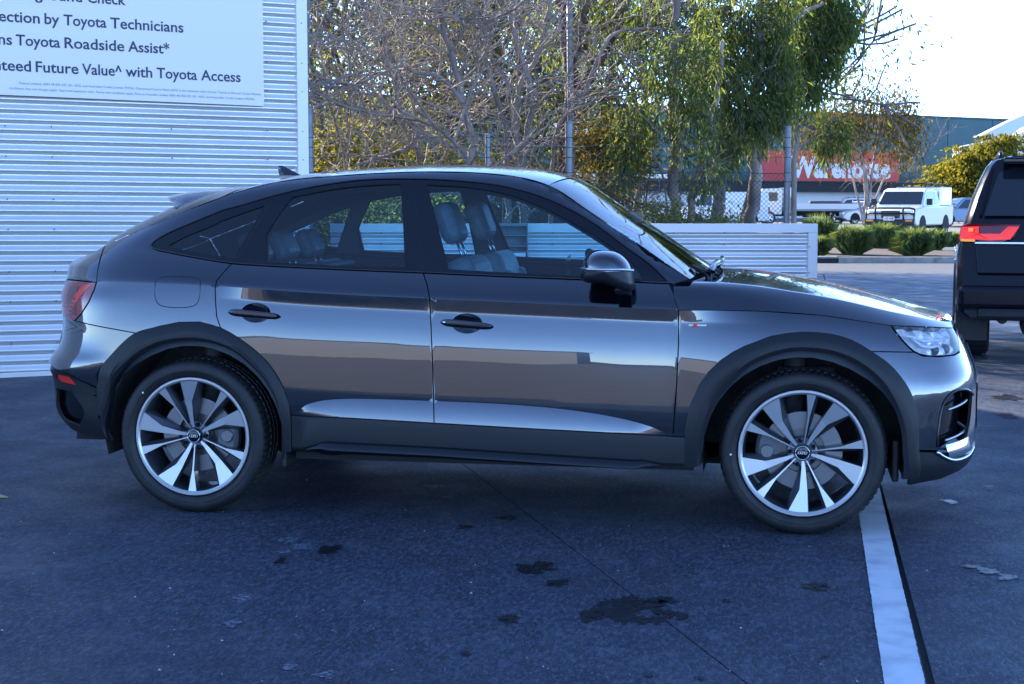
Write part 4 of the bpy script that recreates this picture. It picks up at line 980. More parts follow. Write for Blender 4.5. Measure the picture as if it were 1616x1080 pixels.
# ---------------------------------------------------------------- inner shell, wells, floor
def arc_pts(cx, r, a0, a1, n=14): return [(cx+r*math.cos(R(a0+(a1-a0)*k/n)), .355+r*math.sin(R(a0+(a1-a0)*k/n))) for k in range(n+1)]
IS = [(-2.05, .62), (-1.84, .60)]+arc_pts(-1.412, .44, 150, 0)+[(-.94, .30), (.93, .30)]+arc_pts(1.412, .44, 180, 30)+[(1.86, .45), (2.0, .45), (2.05, .74), (1.9, .86), (1.6, .93), (1.2, .965), (.9, 1.03), (.78, 1.095), (.4, 1.11), (-.3, 1.135), (-1.05, 1.16), (-1.5, 1.20), (-1.9, 1.10), (-1.95, .9)]
IS = spline([(a, b, 1) for a, b in IS], .03)
panel('inner_shell', IS, M['interior'], car, lift=-.045, gap=0, flange=0, step=.06, creases=False)
for x in (1.412, -1.412):
    for s in (1, -1):
        mb = MB(); rows = []
        for k in range(25):
            a = R(-14+208*k/24); rr = .445
            rows.append([(x+rr*math.cos(a), -s*.90, .37+rr*math.sin(a)), (x+rr*math.cos(a), -s*.52, .37+rr*math.sin(a)), (x, -s*.52, .40)])
        mb.grid(rows, flip=(s < 0)); mb.build('wheel_liner', M['liner'], car, True, angle=50)
mb = MB(); mb.box(-1.9, 1.9, -.52, .52, .24, .34); mb.box(-.93, .93, -.84, .84, .26, .34); mb.box(-2.1, -1.86, -.7, .7, .30, .5); mb.box(1.86, 2.02, -.62, .62, .27, .5)
mb.build('underbody', M['dark'], car)
for x0, x1, ya, yb, z0 in ((1.80, 1.83, -.85, -.60, .235), (1.80, 1.83, .60, .85, .235), (-.99, -.965, -.88, -.64, .22), (-.99, -.965, .64, .88, .22)): MB().box(x0, x1, ya, yb, z0, .42).build('mud_flap', M['rubber'], car, bevel=.01)
mb = MB(); mb.tube([(1.30, -.66, .70), (1.55, -.66, .70)], .022, 10); mb.tube([(1.36, -.62, .45), (1.38, -.60, .80)], .05, 12); mb.build('suspension_strut', M['caliper'], car, True)
mb = MB(); mb.tube([(-1.42, -.62, .42), (-1.42, -.6, .80)], .045, 12); mb.build('suspension_strut', M['caliper'], car, True)
# ---------------------------------------------------------------- wheels
def spoke(mbF, mbG, ang, tab, flip):
    """tab rows: r, left edge, ridge, right edge offsets across (m), face y"""
    c, s_ = math.cos(ang), math.sin(ang)
    def P(r, o, y): return (r*c-o*s_, y, r*s_+o*c)     # o grows anticlockwise seen from outside (-y)
    A = [P(r, g, yf+.026) for r, g, a, b, yf in tab]; B = [P(r, a, yf) for r, g, a, b, yf in tab]
    Cc = [P(r, b, yf) for r, g, a, b, yf in tab]; D = [P(r, b+.004, yf+.04) for r, g, a, b, yf in tab]; A2 = [P(r, g-.002, yf+.05) for r, g, a, b, yf in tab]
    mbF.grid([B, Cc]); mbG.grid([A2, A, B]); mbG.grid([Cc, D])
def lug(mb, ang, r, rad, y0, y1):
    mb.lathe([(0, y0), (rad*.8, y0), (rad, y0+.004), (rad, y1)], 6, Matrix.Translation((r*math.cos(ang), 0, r*math.sin(ang))))
def make_wheel(loc, side, rot, front):
    w = bpy.data.objects.new('wheel', None); w.empty_display_size = .2; link(w, car); w.location = loc
    w.rotation_euler = (0, 0, 0 if side < 0 else math.pi)
    # tyre: tread blocks at the shoulder, bulging sidewall; y = -0.0 outer face plane of the rim
    prof = [(.283, .006), (.287, -.004), (.296, -.012), (.310, -.0178), (.3115, -.0200), (.3135, -.0200), (.315, -.0184), (.330, -.0190), (.343, -.014), (.352, -.006), (.358, .002), (.3625, .014), (.3655, .030), (.3660, .052), (.3590, .054), (.3590, .062), (.3665, .064), (.3670, .098), (.3600, .100), (.3600, .110), (.3670, .112), (.3665, .145), (.3590, .147), (.3590, .155), (.3660, .157), (.3650, .180), (.3620, .198), (.356, .212), (.345, .224), (.328, .231), (.305, .228), (.285, .208)]
    def jit(k, j):
        if j in (10, 11, 12, 13) and k % 4 == 0: return -.0055
        if j in (16, 17, 20, 21) and k % 4 == 2: return -.004
        return 0.
    mb = MB(); mb.lathe(prof, 288, jitter=jit)
    mb.v = [(p[0], p[1], max(p[2], -loc[2]+.001)) for p in mb.v]
    ty = mb.build('tyre', M['rubber'], w, True, angle=28)
    mb = MB(); mb.lathe([(.281, .004), (.2815, -.004), (.279, -.008), (.270, -.008), (.262, -.002), (.2610, .008)], 96); rim = mb.build('rim_edge', M['alloy'], w, True, angle=30)
    mb = MB(); mb.lathe([(.2612, .006), (.256, .02), (.252, .06), (.248, .12), (.252, .20), (.27, .215)], 72); mb.lathe([(.066, .045), (.066, .10)], 40)
    mb.build('rim_barrel', M['alloy_grey'], w, True, angle=30)
    mf = MB(); mg = MB(); ms = MB()
    prim = [(.040, .005, .003, -.0080, .031), (.075, .010, .0030, -.0150, .027), (.165, .037, .0100, -.0235, .016), (.263, .072, .0600, -.0285, -.001)]
    sec = [(.040, .004, .0018, -.0020, .032), (.165, .020, .0030, -.0050, .015), (.263, .026, .0130, -.0270, .000)]
    # offsets given for a spoke seen from outside; positive = clockwise on screen, so negate
    prim = [(r, -g, -a, -b, y) for r, g, a, b, y in prim]; sec = [(r, -g, -a, -b, y) for r, g, a, b, y in sec]
    for k in range(5):
        a = rot+k*2*math.pi/5
        spoke(mf, mg, a, prim, False); spoke(ms, mg, a+R(27), sec, False)
    mf.build('wide_spoke', M['alloy'], w, False); ms.build('thin_spoke', M['alloy'], w, False); mg.build('spoke_flank', M['alloy_grey'], w, False)
    mb = MB(); mb.lathe([(0, .012), (.028, .012), (.033, .014), (.034, .022), (.036, .034)], 40); cap_ = mb.build('centre_cap', M['gloss_black'], w, True, angle=40)
    mb = MB()
    for k in range(-3, 4, 2):
        ring = [(k*.0044+.0062*math.cos(2*math.pi*t/20), .0108, .0062*math.sin(2*math.pi*t/20)) for t in range(21)]; mb.tube(ring, .0011, 5, cap=False)
    mb.tube([(.030*math.cos(2*math.pi*t/40), .012, .030*math.sin(2*math.pi*t/40)) for t in range(41)], .0014, 5, cap=False)
    mb.build('four_ring_emblem', M['chrome'], cap_, True)
    mb = MB(); mb.lathe([(.0, .034), (.058, .031), (.066, .036), (.070, .05)], 40); mb.build('hub_face', M['alloy_grey'], w, True, angle=30)
    for k in range(5):
        mb = MB(); a = rot+R(36+13)+k*2*math.pi/5
        lug(mb, a, .0555, .0105, .012, .045); mb.build('wheel_bolt', M['gloss_black'], w)
    mb = MB(); mb.lathe([(.0, .11), (.10, .11), (.10, .075), (.175, .075), (.175, .10)], 64); mb.build('brake_disc', M['steel'], w, True, angle=30)
    mb = MB(); ca = math.pi if (front) else 0.0
    if side > 0: ca = math.pi-ca
    rows = []
    for k in range(9):
        a = ca+R(-28+56*k/8); rows.append([(r*math.cos(a), y, r*math.sin(a)) for r, y in ((.11, .10), (.11, .05), (.13, .045), (.19, .045), (.205, .06), (.205, .10))])
    mb.grid(rows, flip=False); cl = mb.build('brake_caliper', M['caliper'], w, True, angle=30)
    mb = MB(); mb.lathe([(0, -.0), (.026, 0), (.03, .004), (.03, .02)], 24, Matrix.Translation((.155*math.cos(ca), .030, .155*math.sin(ca)))); mb.build('piston_housing', M['steel'], cl, True, angle=40)
    mb = MB(); mb.lathe([(.0, 0), (.045, .002), (.03, .11), (.0, .11)], 6, Matrix.Translation((0, .09, 0))); mb.build('hub_carrier', M['dark'], w)
    return w
WZ = .3635
make_wheel((1.412, -.915, WZ), -1, R(54), True); make_wheel((-1.412, -.915, WZ), -1, R(24), False)
make_wheel((1.412, .915, WZ), 1, R(10), True); make_wheel((-1.412, .915, WZ), 1, R(40), False)
# white paint marks on the sidewalls
for x, a in ((1.412, 182), (-1.412, 139)):
    mb = MB(); mb.lathe([(0, 0), (.0045, .0005)], 12, Matrix.Translation((x+.312*math.cos(R(a)), -.9355, WZ+.312*math.sin(R(a))))); mb.build('tyre_mark', mat('white_mark', (.8, .8, .8), .6), car)
# ---------------------------------------------------------------- door mirror
def door_mirror(mx, s):
    # stations across the car (y), outline in x, z measured on the photo
    top = [(0.447, 1.175), (0.452, 1.219), (0.48, 1.25), (0.535, 1.261), (0.607, 1.247), (0.654, 1.207), (0.674, 1.168)]
    low = [(0.674, 1.168), (0.68, 1.133), (0.688, 1.097), (0.669, 1.071), (0.625, 1.078), (0.553, 1.101), (0.456, 1.111), (0.435, 1.128), (0.436, 1.158), (0.447, 1.175)]
    cx, cz = 0.560, 1.165
    def body(lines, name, m, parent, y0=-.93):
        mb = MB(); rows = []
        for k in range(9):
            t = k/8; y = y0-.215*math.sin(t*math.pi/2)**.9; sc = math.cos(t*math.pi/2)**.42 if k < 8 else 0.02
            sc0 = .80+.20*math.sin(min(1, t*3)*math.pi/2); rows.append([(cx+(p[0]-cx)*sc*sc0, y, cz+(p[1]-cz)*sc*sc0) for p in lines])
        mb.grid(rows, flip=(s < 0), mtx=mx); return mb.build(name, m, parent, True, angle=60)
    tp = spline(top, .015, False); lw = spline(low, .015, False)
    c = body(tp, 'mirror_cap', M['paint'], car); body(lw, 'mirror_housing', M['plastic'], car)
    mb = MB(); P = [(0.447, -1.06, 1.175), (0.487, -1.135, 1.175), (0.560, -1.150, 1.175), (0.634, -1.135, 1.175), (0.674, -1.06, 1.168)]
    mb.tube([(a, b, c_) for a, b, c_ in [tuple(v) for v in resample(P, 20)]], .0065, 6, mtx=mx); flipif(mb, s).build('indicator_strip', M['satin_chrome'], c, True)
    mb = MB(); mb.add([(.64, -.83, 1.10), (.60, -.84, 1.105), (.58, -.99, 1.085), (.66, -.99, 1.09), (.655, -.85, 1.045), (.60, -.86, 1.05), (.585, -.98, 1.06), (.652, -.98, 1.055)], [(0,1,2,3),(7,6,5,4),(0,3,7,4),(1,5,6,2),(3,2,6,7),(0,4,5,1)], mx)
    flipif(mb, -s).build('mirror_foot', M['plastic'], car, bevel=.01)
    mb = MB(); mb.add([(.384, -.96, 1.10), (.384, -1.10, 1.11), (.386, -1.10, 1.22), (.388, -.96, 1.235)], [(0, 1, 2, 3)], mx); mb.build('mirror_glass', M['chrome'], car)
sided(door_mirror)
# roof spoiler
sp = [(-2.0, 0)]
def spoiler():
    rows = []
    for k in range(49):
        e = -1+k/24; q = max(0., (abs(e)-.84)/.16); y = .60*e; a = 1-abs(e)**3
        tx = -1.815+.55*y*y; tz = 1.480+.016*a; fx = -1.37; fz = cr_tab(Z_OUT, fx)+.002+.042*a
        bx = -1.60+.04*abs(e); bz = cr_tab(Z_OUT, bx)+.004+.02*a
        up = [(fx, fz), (fx*.66+tx*.34, fz*.66+tz*.34+.008), (fx*.3+tx*.7, fz*.3+tz*.7+.008), (tx+.012, tz+.001), (tx, tz-.006)]
        lo = [(fx, fz-.02), (fx*.5+bx*.5, bz*.5+fz*.5-.01), (bx, bz), (tx+.06, bz*.45+tz*.55-.022), (tx+.01, tz-.024)]
        up = [(u[0]+(l[0]-u[0])*q**1.5, u[1]+(l[1]-u[1])*q**1.5) for u, l in zip(up, lo)]
        row = [(fx, y, fz-.03)]+[(x, y, z) for x, z in up]+[(tx+.004, y, tz-.020), (tx+.02, y, tz-.028), (bx, y, bz-.001), (fx-.06, y, fz-.05)]
        rows.append(row)
    mb = MB(); mb.grid(rows, flip=True)
    o = mb.build('roof_spoiler', M['paint'], car, True, angle=50); return o
spoiler()
# shark-fin aerial
mb = MB(); rows = []
for k in range(9):
    t = k/8; z = 1.600+.052*t; x0 = -1.275-.012*t; x1 = -1.155-.105*t; w_ = .020*(1-t)+.003
    rows.append([(x0, 0, z), (x0*.7+x1*.3, -w_, z), (x1, 0, z), (x0*.7+x1*.3, w_, z), (x0, 0, z)])
mb.grid(rows); mb.build('roof_aerial', M['paint'], car, True, angle=50)
# badge on the fender
ub = CV['badge']
mb = MB(); a = off(ub[0][0], ub[0][1]+.004, .003); b = off(ub[1][0]+.005, ub[1][1]+.002, .003)
mb.box(a[0], b[0], a[1]-.002, a[1]+.002, a[2]-.0055, a[2]+.0055); bd = mb.build('side_badge', M['satin_chrome'], car, bevel=.002)
mb = MB(); mb.add([(a[0]+.016, a[1]-.0035, a[2]-.008), (a[0]+.034, a[1]-.0035, a[2]-.008), (a[0]+.040, a[1]-.0035, a[2]+.008), (a[0]+.022, a[1]-.0035, a[2]+.008)], [(0, 1, 2, 3)]); mb.build('red_diamond', M['red_reflector'], bd)
# parking sensors
for u, z in ((1.8804, .5235), (-1.8879, .553)):
    def go(mx, s):
        p = Vector(off(u, z, .002)); mb = MB(); mb.lathe([(0, -.004), (.009, -.003), (.011, .002)], 20, mx @ Matrix.Translation(p)); flipif(mb, s).build('parking_sensor', M['trim_black'], car, True)
    sided(go)
# ---------------------------------------------------------------- cabin
def cushion(mb, x0, x1, y0, y1, z0, z1, rot=0., pivot=(0, 0, 0), r=.04):
    mx = Matrix.Translation(pivot) @ Matrix.Rotation(rot, 4, 'Y') @ Matrix.Translation([-p for p in pivot])
    mb.box(x0, x1, y0, y1, z0, z1, mx)
def seat(name, x, y, wd, lean, hz, m=M['seat']):
    mb = MB(); piv = (x, y, .62)
    cushion(mb, x-.02, x+.48, y-wd/2, y+wd/2, .56, .70)
    st = mb.build(name, m, car, bevel=.05, seg=3)
    mb = MB(); cushion(mb, x-.09, x+.06, y-wd/2, y+wd/2, .62, hz, -lean, piv); mb.build('backrest', m, st, bevel=.055, seg=3)
    mb = MB(); cushion(mb, x+.03, x+.085, y-wd/2+.02, y-wd/2+.10, .66, hz-.12, -lean, piv); cushion(mb, x+.03, x+.085, y+wd/2-.10, y+wd/2-.02, .66, hz-.12, -lean, piv); mb.build('side_bolster', m, st, bevel=.03, seg=3)
    mx = Matrix.Translation(piv) @ Matrix.Rotation(-lean, 4, 'Y') @ Matrix.Translation([-p for p in piv])
    mb = MB(); mb.box(x-.065, x+.035, y-.13, y+.13, hz+.075, hz+.285, mx); mb.build('headrest', m, st, bevel=.055, seg=4)
    mb = MB()
    for dy in (-.05, .05): mb.tube([mx @ Vector((x-.01, y+dy, hz-.05)), mx @ Vector((x-.01, y+dy, hz+.10))], .006, 6)
    mb.build('headrest_post', M['chrome'], st, True)
    return st
for y in (-.38, .38): seat('front_seat', .02, y, .50, R(21), 1.24)
mb = MB(); cushion(mb, -.92, -.42, -.66, .66, .58, .70); rs = mb.build('rear_seat', M['seat'], car, bevel=.05, seg=3)
piv = (-.92, 0, .64); mx = Matrix.Translation(piv) @ Matrix.Rotation(-R(26), 4, 'Y') @ Matrix.Translation([-p for p in piv])
for a, b in ((-.66, -.24), (-.22, .20), (.22, .66)):
    mb = MB(); mb.box(-1.02, -.88, a, b, .64, 1.205, mx); mb.build('backrest', M['seat'], rs, bevel=.045, seg=3)
    c = (a+b)/2; mb = MB(); mb.box(-1.0, -.91, c-.12, c+.12, 1.245, 1.40, mx); mb.build('headrest', M['seat'], rs, bevel=.04, seg=3)
    mb = MB()
    for dy in (-.05, .05): mb.tube([mx @ Vector((-.955, c+dy, 1.17)), mx @ Vector((-.955, c+dy, 1.27))], .006, 6)
    mb.build('headrest_post', M['chrome'], rs, True)
mb = MB(); mb.prism([(.56, .62), (.62, .98), (.72, 1.065), (.95, 1.075), (1.02, .98), (1.0, .62)], -.70, .70); mb.build('dashboard', M['interior'], car, bevel=.03, seg=3)
mb = MB(); wc = Vector((.47, -.38, 1.06)); mt = Matrix.Translation(wc) @ Matrix.Rotation(R(66), 4, 'Y')
ring = [mt @ Vector((.182*math.cos(2*math.pi*k/40), .182*math.sin(2*math.pi*k/40), 0)) for k in range(41)]; mb.tube(ring, .0155, 10, cap=False)
for a in (0, 140, 220): mb.tube([mt @ Vector((0, 0, .02)), mt @ Vector((.18*math.cos(R(a)), .18*math.sin(R(a)), 0))], .014, 8)
mb.tube([mt @ Vector((0, 0, .03)), mt @ Vector((0, 0, .22))], [.055, .04], 12); mb.build('steering_wheel', M['interior'], car, True)
mb = MB(); mb.box(.44, .62, -.03, .03, 1.36, 1.42); mb.tube([(.45, 0, 1.42), (.36, 0, 1.50)], .012, 8); mb.build('inside_mirror', M['gloss_black'], car, bevel=.01)
mb = MB(); mb.box(-.40, .60, -.11, .11, .40, .86); mb.build('centre_console', M['interior'], car, bevel=.03)
# window surround's inner skin, seen through the cabin on the far side
panel('pillar_lining', spline(CV['dlo'], .012), M['headliner'], car, holes=[shrink(g, -.006) for g in GL], lift=-.028, gap=.02 if False else 0, flange=.03, step=.04, creases=False)
mb = MB(); mb.box(-1.9, -1.05, -.66, .66, 1.10, 1.14); mb.build('parcel_shelf', M['interior'], car, bevel=.02)
# ================================================================== TREES AND PLANTS
def seg_tube(V, F, a, b, ra, rb, n):
    d = b-a; l = d.length
    if l < 1e-6: return
    d = d/l; t = Vector((0, 0, 1)) if abs(d.z) < .9 else Vector((1, 0, 0)); u = d.cross(t).normalized(); v = d.cross(u)
    i0 = len(V)
    for p, r in ((a, ra), (b, rb)):
        for k in range(n):
            q = 2*math.pi*k/n; V.append(tuple(p+(u*math.cos(q)+v*math.sin(q))*r))
    for k in range(n): F.append((i0+k, i0+(k+1) % n, i0+n+(k+1) % n, i0+n+k))
def grow(rnd, V, F, tips, p, d, L, r, lvl, maxl, spread, up, wob, kids, minr, pull=None):
    k = 5 if lvl < 2 else (4 if lvl < 3 else 3)
    n = 9 if lvl == 0 else (7 if lvl < 3 else (5 if r > .012 else 3)); s = L/k
    for i in range(k):
        w_ = wob*(1+.3*lvl)
        d = (d+Vector((rnd.gauss(0, w_), rnd.gauss(0, w_), rnd.gauss(0, w_)+up*.12))+(pull or Vector((0, 0, 0)))*.06).normalized()
        q = p+d*s; r2 = max(minr, r*(1-.40*(i+1)/k)) if lvl else r*(1-.32*(i+1)/k)
        seg_tube(V, F, p, q, max(minr, r*(1-.40*i/k)) if lvl else r*(1-.32*i/k), r2, n)
        if lvl < maxl and (i >= (k//2 if lvl == 0 else 1)) and rnd.random() < kids:
            ax = Vector((rnd.gauss(0, 1), rnd.gauss(0, 1), rnd.gauss(0, .6))); ax = (ax-d*ax.dot(d)).normalized()
            nd = (d*(1-spread)+ax*spread+Vector((0, 0, up*.3))).normalized()
            grow(rnd, V, F, tips, q, nd, L*rnd.uniform(.50, .80), r2*rnd.uniform(.5, .75), lvl+1, maxl, spread, up, wob, kids, minr, pull)
        if lvl >= 2: tips.append((q.copy(), lvl))
        p = q
    if lvl < maxl:
        for _ in range(2):
            ax = Vector((rnd.gauss(0, 1), rnd.gauss(0, 1), rnd.gauss(0, .5))); ax = (ax-d*ax.dot(d)).normalized()
            nd = (d*(1-spread*.7)+ax*spread*.7+Vector((0, 0, up*.25))).normalized()
            grow(rnd, V, F, tips, p, nd, L*rnd.uniform(.6, .85), r2*.8, lvl+1, maxl, spread, up, wob, kids, minr, pull)
    else: tips.append((p.copy(), lvl))
def raw(name, V, F, m, parent, smooth=False):
    me = bpy.data.meshes.new(name); me.from_pydata(V, [], F); me.materials.append(m); me.update()
    if smooth: me.polygons.foreach_set('use_smooth', [True]*len(me.polygons))
    return link(bpy.data.objects.new(name, me), parent)
def leaves(name, C, L, W, m, parent, seed, droop=.75, shape=1.0):
    """one small diamond leaf per centre"""
    rs = np.random.RandomState(seed); n = len(C); C = np.asarray(C, dtype=np.float64)
    d = rs.normal(size=(n, 3)); d[:, 2] -= droop*2.2; d /= np.linalg.norm(d, axis=1, keepdims=True)
    a = rs.normal(size=(n, 3)); s = np.cross(d, a); s /= np.linalg.norm(s, axis=1, keepdims=True)+1e-9
    l = L*rs.uniform(.6, 1.3, (n, 1)); w_ = W*rs.uniform(.7, 1.3, (n, 1)); b = np.cross(d, s)*l*.12*rs.normal(size=(n, 1))
    v = np.stack([C-d*l/2, C+s*w_/2+b-d*l*.08, C+d*l/2, C-s*w_/2+b-d*l*.08], 1).reshape(-1, 3).astype(np.float32)
    me = bpy.data.meshes.new(name); me.vertices.add(4*n); me.vertices.foreach_set('co', v.ravel())
    me.loops.add(4*n); me.loops.foreach_set('vertex_index', np.arange(4*n, dtype=np.int32))
    me.polygons.add(n); me.polygons.foreach_set('loop_start', np.arange(0, 4*n, 4, dtype=np.int32)); me.polygons.foreach_set('loop_total', np.full(n, 4, dtype=np.int32))
    me.materials.append(m); me.update(calc_edges=True); me.validate()
    return link(bpy.data.objects.new(name, me), parent)
def cloud(centres, per, rad, seed, drop=.0):
    rs = np.random.RandomState(seed); C = np.repeat(np.array([tuple(c) for c in centres]), per, axis=0); g = rs.normal(size=C.shape)*rad
    if drop: g[:, 2] = -np.abs(g[:, 2])*drop+g[:, 2]*.2
    return C+g
def tree(name, label, base, seed, stems, m_bark, leaf=None, group=None, crown_name='crown'):
    """stems: list of (lean vector, length, radius, maxlevel, spread, up, wobble, kids, minr, pull)"""
    t = thing(name, label, 'tree', (0, 0, 0), 0, group); rnd = random.Random(seed); tips = []
    for k, st in enumerate(stems):
        V, F = [], []; off0, lean, Ln, r, ml, sp_, up_, wob, kids, minr, pull = st
        grow(rnd, V, F, tips, Vector(base)+Vector(off0), Vector(lean).normalized(), Ln, r, 0, ml, sp_, up_, wob, kids, minr, pull)
        raw('trunk', V, F, m_bark, t, True)
    if leaf:
        m, per, rad, L, W, drop, keep, zmin = leaf
        c = [p for p, l in tips if p.z > zmin and rnd.random() < keep]
        leaves(crown_name, cloud(c, per, rad, seed, drop), L, W, m, t, seed)
    return t, tips
Z0 = Vector((0, 0, 0))
# trunks and main limbs measured on the photo, twigs grown from them
def P3(x, Z): return px(x, Z, 0)
def dirv(a, b, c): return RT*a+FWh*b+Vector((0, 0, c))
def traced_tree(name, label, paths, m, seed, twigs, group=None, ml=4, bark2=None):
    """paths: (points in photo columns/rows, distance, radius at foot, radius at end, first twig at this share); twigs: (per path, length, radius, spread)"""
    t = thing(name, label, 'tree', (0, 0, 0), 0, group); rnd = random.Random(seed); tips = []
    for pts, Z, r0, r1, t0 in paths:
        P = [px(x, Z+.07*math.sin(i*1.9+seed), hpx(y, Z)) for i, (x, y) in enumerate(pts)]
        if pts[0][1] > 262: P[0] = Vector((P[0].x, P[0].y, 0.))
        n = max(6, len(P)*5); Q = [Vector(q) for q in resample(P, n)]
        for _ in range(3): Q = [Q[0]]+[(Q[i-1]+Q[i]*2+Q[i+1])/4 for i in range(1, n-1)]+[Q[-1]]
        Q = [q+Vector((rnd.gauss(0, r1*.5), rnd.gauss(0, r1*.5), 0)) for q in Q]
        mb = MB(); mb.tube(Q, [(r0+(r1-r0)*(i/(n-1))**.8)*(1+.35*max(0, .12-i/n)/.12*(pts[0][1] > 262))*(1+rnd.uniform(-.05, .05)) for i in range(n)], 11)
        mb.build('trunk', m, t, True)
        V, F = [], []
        for _ in range(twigs[0]):
            k = rnd.uniform(t0, 1.0); a = Q[int(k*(n-1))]; d = (Q[min(n-1, int(k*(n-1))+1)]-Q[max(0, int(k*(n-1))-1)]).normalized()
            ax = RT*rnd.gauss(0, 1)+FWh*rnd.gauss(0, .6)+Vector((0, 0, rnd.uniform(-.35, .7))); nd = (d*.5+ax.normalized()*.9).normalized()
            grow(rnd, V, F, tips, a, nd, twigs[1]*rnd.uniform(.5, 1.3), twigs[2]*rnd.uniform(.7, 1.2), 2, ml, twigs[3], .18, .09, .85, .0045, None)
        if V: raw('limbs', V, F, bark2 or m, t, True)['kind'] = 'stuff'
    return t, tips
M['bare_bark'] = vary(mat('bare_tree_bark', (.33, .27, .235), .9), (.17, .14, .12), 6, 8, bump=.5, bscale=30, stretch=(1, 1, .3))
TB = (12, 1.05, .016, .60)
traced_tree('bare_tree', 'leafless tree with two pale stems forking left behind the car roof', [
    ([(764, 268), (745, 222), (735, 180), (724, 140), (708, 85), (694, 40), (684, -15)], 19, .062, .035, .25),
    ([(760, 266), (738, 240), (712, 225), (690, 200), (655, 190), (620, 186), (575, 178), (530, 168)], 18.7, .042, .010, .25),
    ([(731, 165), (708, 135), (690, 120), (655, 119), (632, 104), (605, 118), (560, 138), (512, 142)], 18.9, .032, .010, .2),
    ([(722, 132), (740, 90), (762, 50), (772, 0)], 19.1, .026, .014, .2), ([(700, 60), (650, 20), (600, -8)], 19.0, .022, .012, .1)], M['bare_bark'], 11, TB, bark2=M['twig'])
traced_tree('bare_tree', 'leafless tree with three upright stems, left of the big rough-barked trunk', [
    ([(806, 270), (800, 215), (795, 182), (780, 150), (770, 118), (768, 70), (750, 20), (735, -15)], 19.6, .052, .030, .3),
    ([(820, 272), (828, 225), (838, 190), (840, 150), (830, 115), (815, 80), (808, 20), (812, -15)], 19.6, .062, .030, .3),
    ([(815, 240), (812, 190), (820, 130), (843, 110), (858, 65), (866, 20), (872, -15)], 19.9, .045, .026, .3)], M['bare_bark'], 23, TB, bark2=M['twig'])
traced_tree('bare_tree', 'low leafless tree spreading its twigs beside the corner of the workshop', [
    ([(560, 262), (600, 250), (640, 238), (660, 215), (668, 198)], 20.3, .020, .030, .1), ([(668, 330), (664, 250), (640, 200), (600, 160), (560, 110), (520, 60)], 20.6, .045, .012, .3),
    ([(664, 250), (650, 150), (600, 90), (570, 20), (560, -10)], 20.8, .032, .014, .2), ([(560, 330), (545, 240), (520, 170), (505, 90), (500, 20)], 20.6, .03, .012, .3)], M['bare_bark'], 31, TB, bark2=M['twig'])
traced_tree('bare_tree', 'thin leafless tree whose crooked twigs stretch right over the teal building', [
    ([(868, 282), (872, 230), (882, 190), (900, 175), (925, 170), (960, 150), (1000, 144), (1045, 130)], 20.2, .045, .010, .4),
    ([(914, 172), (935, 120), (960, 60), (990, 50), (1060, 52), (1100, 58)], 20.4, .035, .012, .2), ([(1040, 170), (1030, 130), (1010, 110), (990, 90)], 20.2, .022, .01, .1)], M['bare_bark'], 47, (8, .55, .011, .62), bark2=M['twig'])
# the big rough-barked gum left of centre, and the gums towards the red sign
traced_tree('rough_barked_gum', 'tall gum tree with a thick rough brown trunk between the leafless trees', [
    ([(892, 345), (894, 260), (900, 200), (903, 150), (898, 90), (890, 40), (886, -20)], 21.5, .125, .085, .4),
    ([(906, 160), (925, 125), (948, 98), (972, 60), (990, 10), (1000, -15)], 21.3, .060, .035, .3), ([(886, 345), (890, 250), (893, 180), (915, 70), (925, -10)], 21.8, .07, .045, .4)], M['rough_gum'], 5, (4, .8, .016, .5))
traced_tree('gum_tree', 'gum tree with twin pale mottled trunks and hanging green leaves left of the red sign', [
    ([(1072, 352), (1064, 310), (1066, 250), (1062, 190), (1062, 130), (1068, 60), (1064, -15)], 18.8, .088, .045, .45),
    ([(1080, 352), (1092, 305), (1104, 272), (1108, 235), (1124, 190), (1136, 130), (1140, 70)], 18.9, .062, .025, .4), ([(1064, 275), (1048, 262), (1030, 240)], 18.7, .02, .012, .3)], M['gum'], 8, (1, .7, .012, .55))
traced_tree('gum_tree', 'leaning gum tree with a thick ribbed trunk in front of the red sign', [
    ([(1180, 350), (1188, 305), (1192, 255), (1190, 200), (1193, 140), (1204, 80), (1200, -15)], 20.0, .112, .055, .45),
    ([(1192, 250), (1208, 228), (1225, 222), (1250, 215)], 19.9, .025, .010, .3), ([(1196, 120), (1225, 70), (1262, 30), (1300, 10)], 20.2, .045, .02, .2)], M['gum'], 14, (1, .7, .012, .55))
traced_tree('gum_tree', 'slim gum behind the tall grey fence post, its crown edge against the white sky', [
    ([(1250, 345), (1254, 250), (1262, 150), (1275, 60), (1290, -15)], 24, .055, .03, .5), ([(1262, 150), (1285, 110), (1310, 85)], 24, .02, .01, .3), ([(1256, 240), (1285, 215), (1315, 205)], 24, .018, .008, .3)], M['gum'], 19, (1, .6, .010, .55))
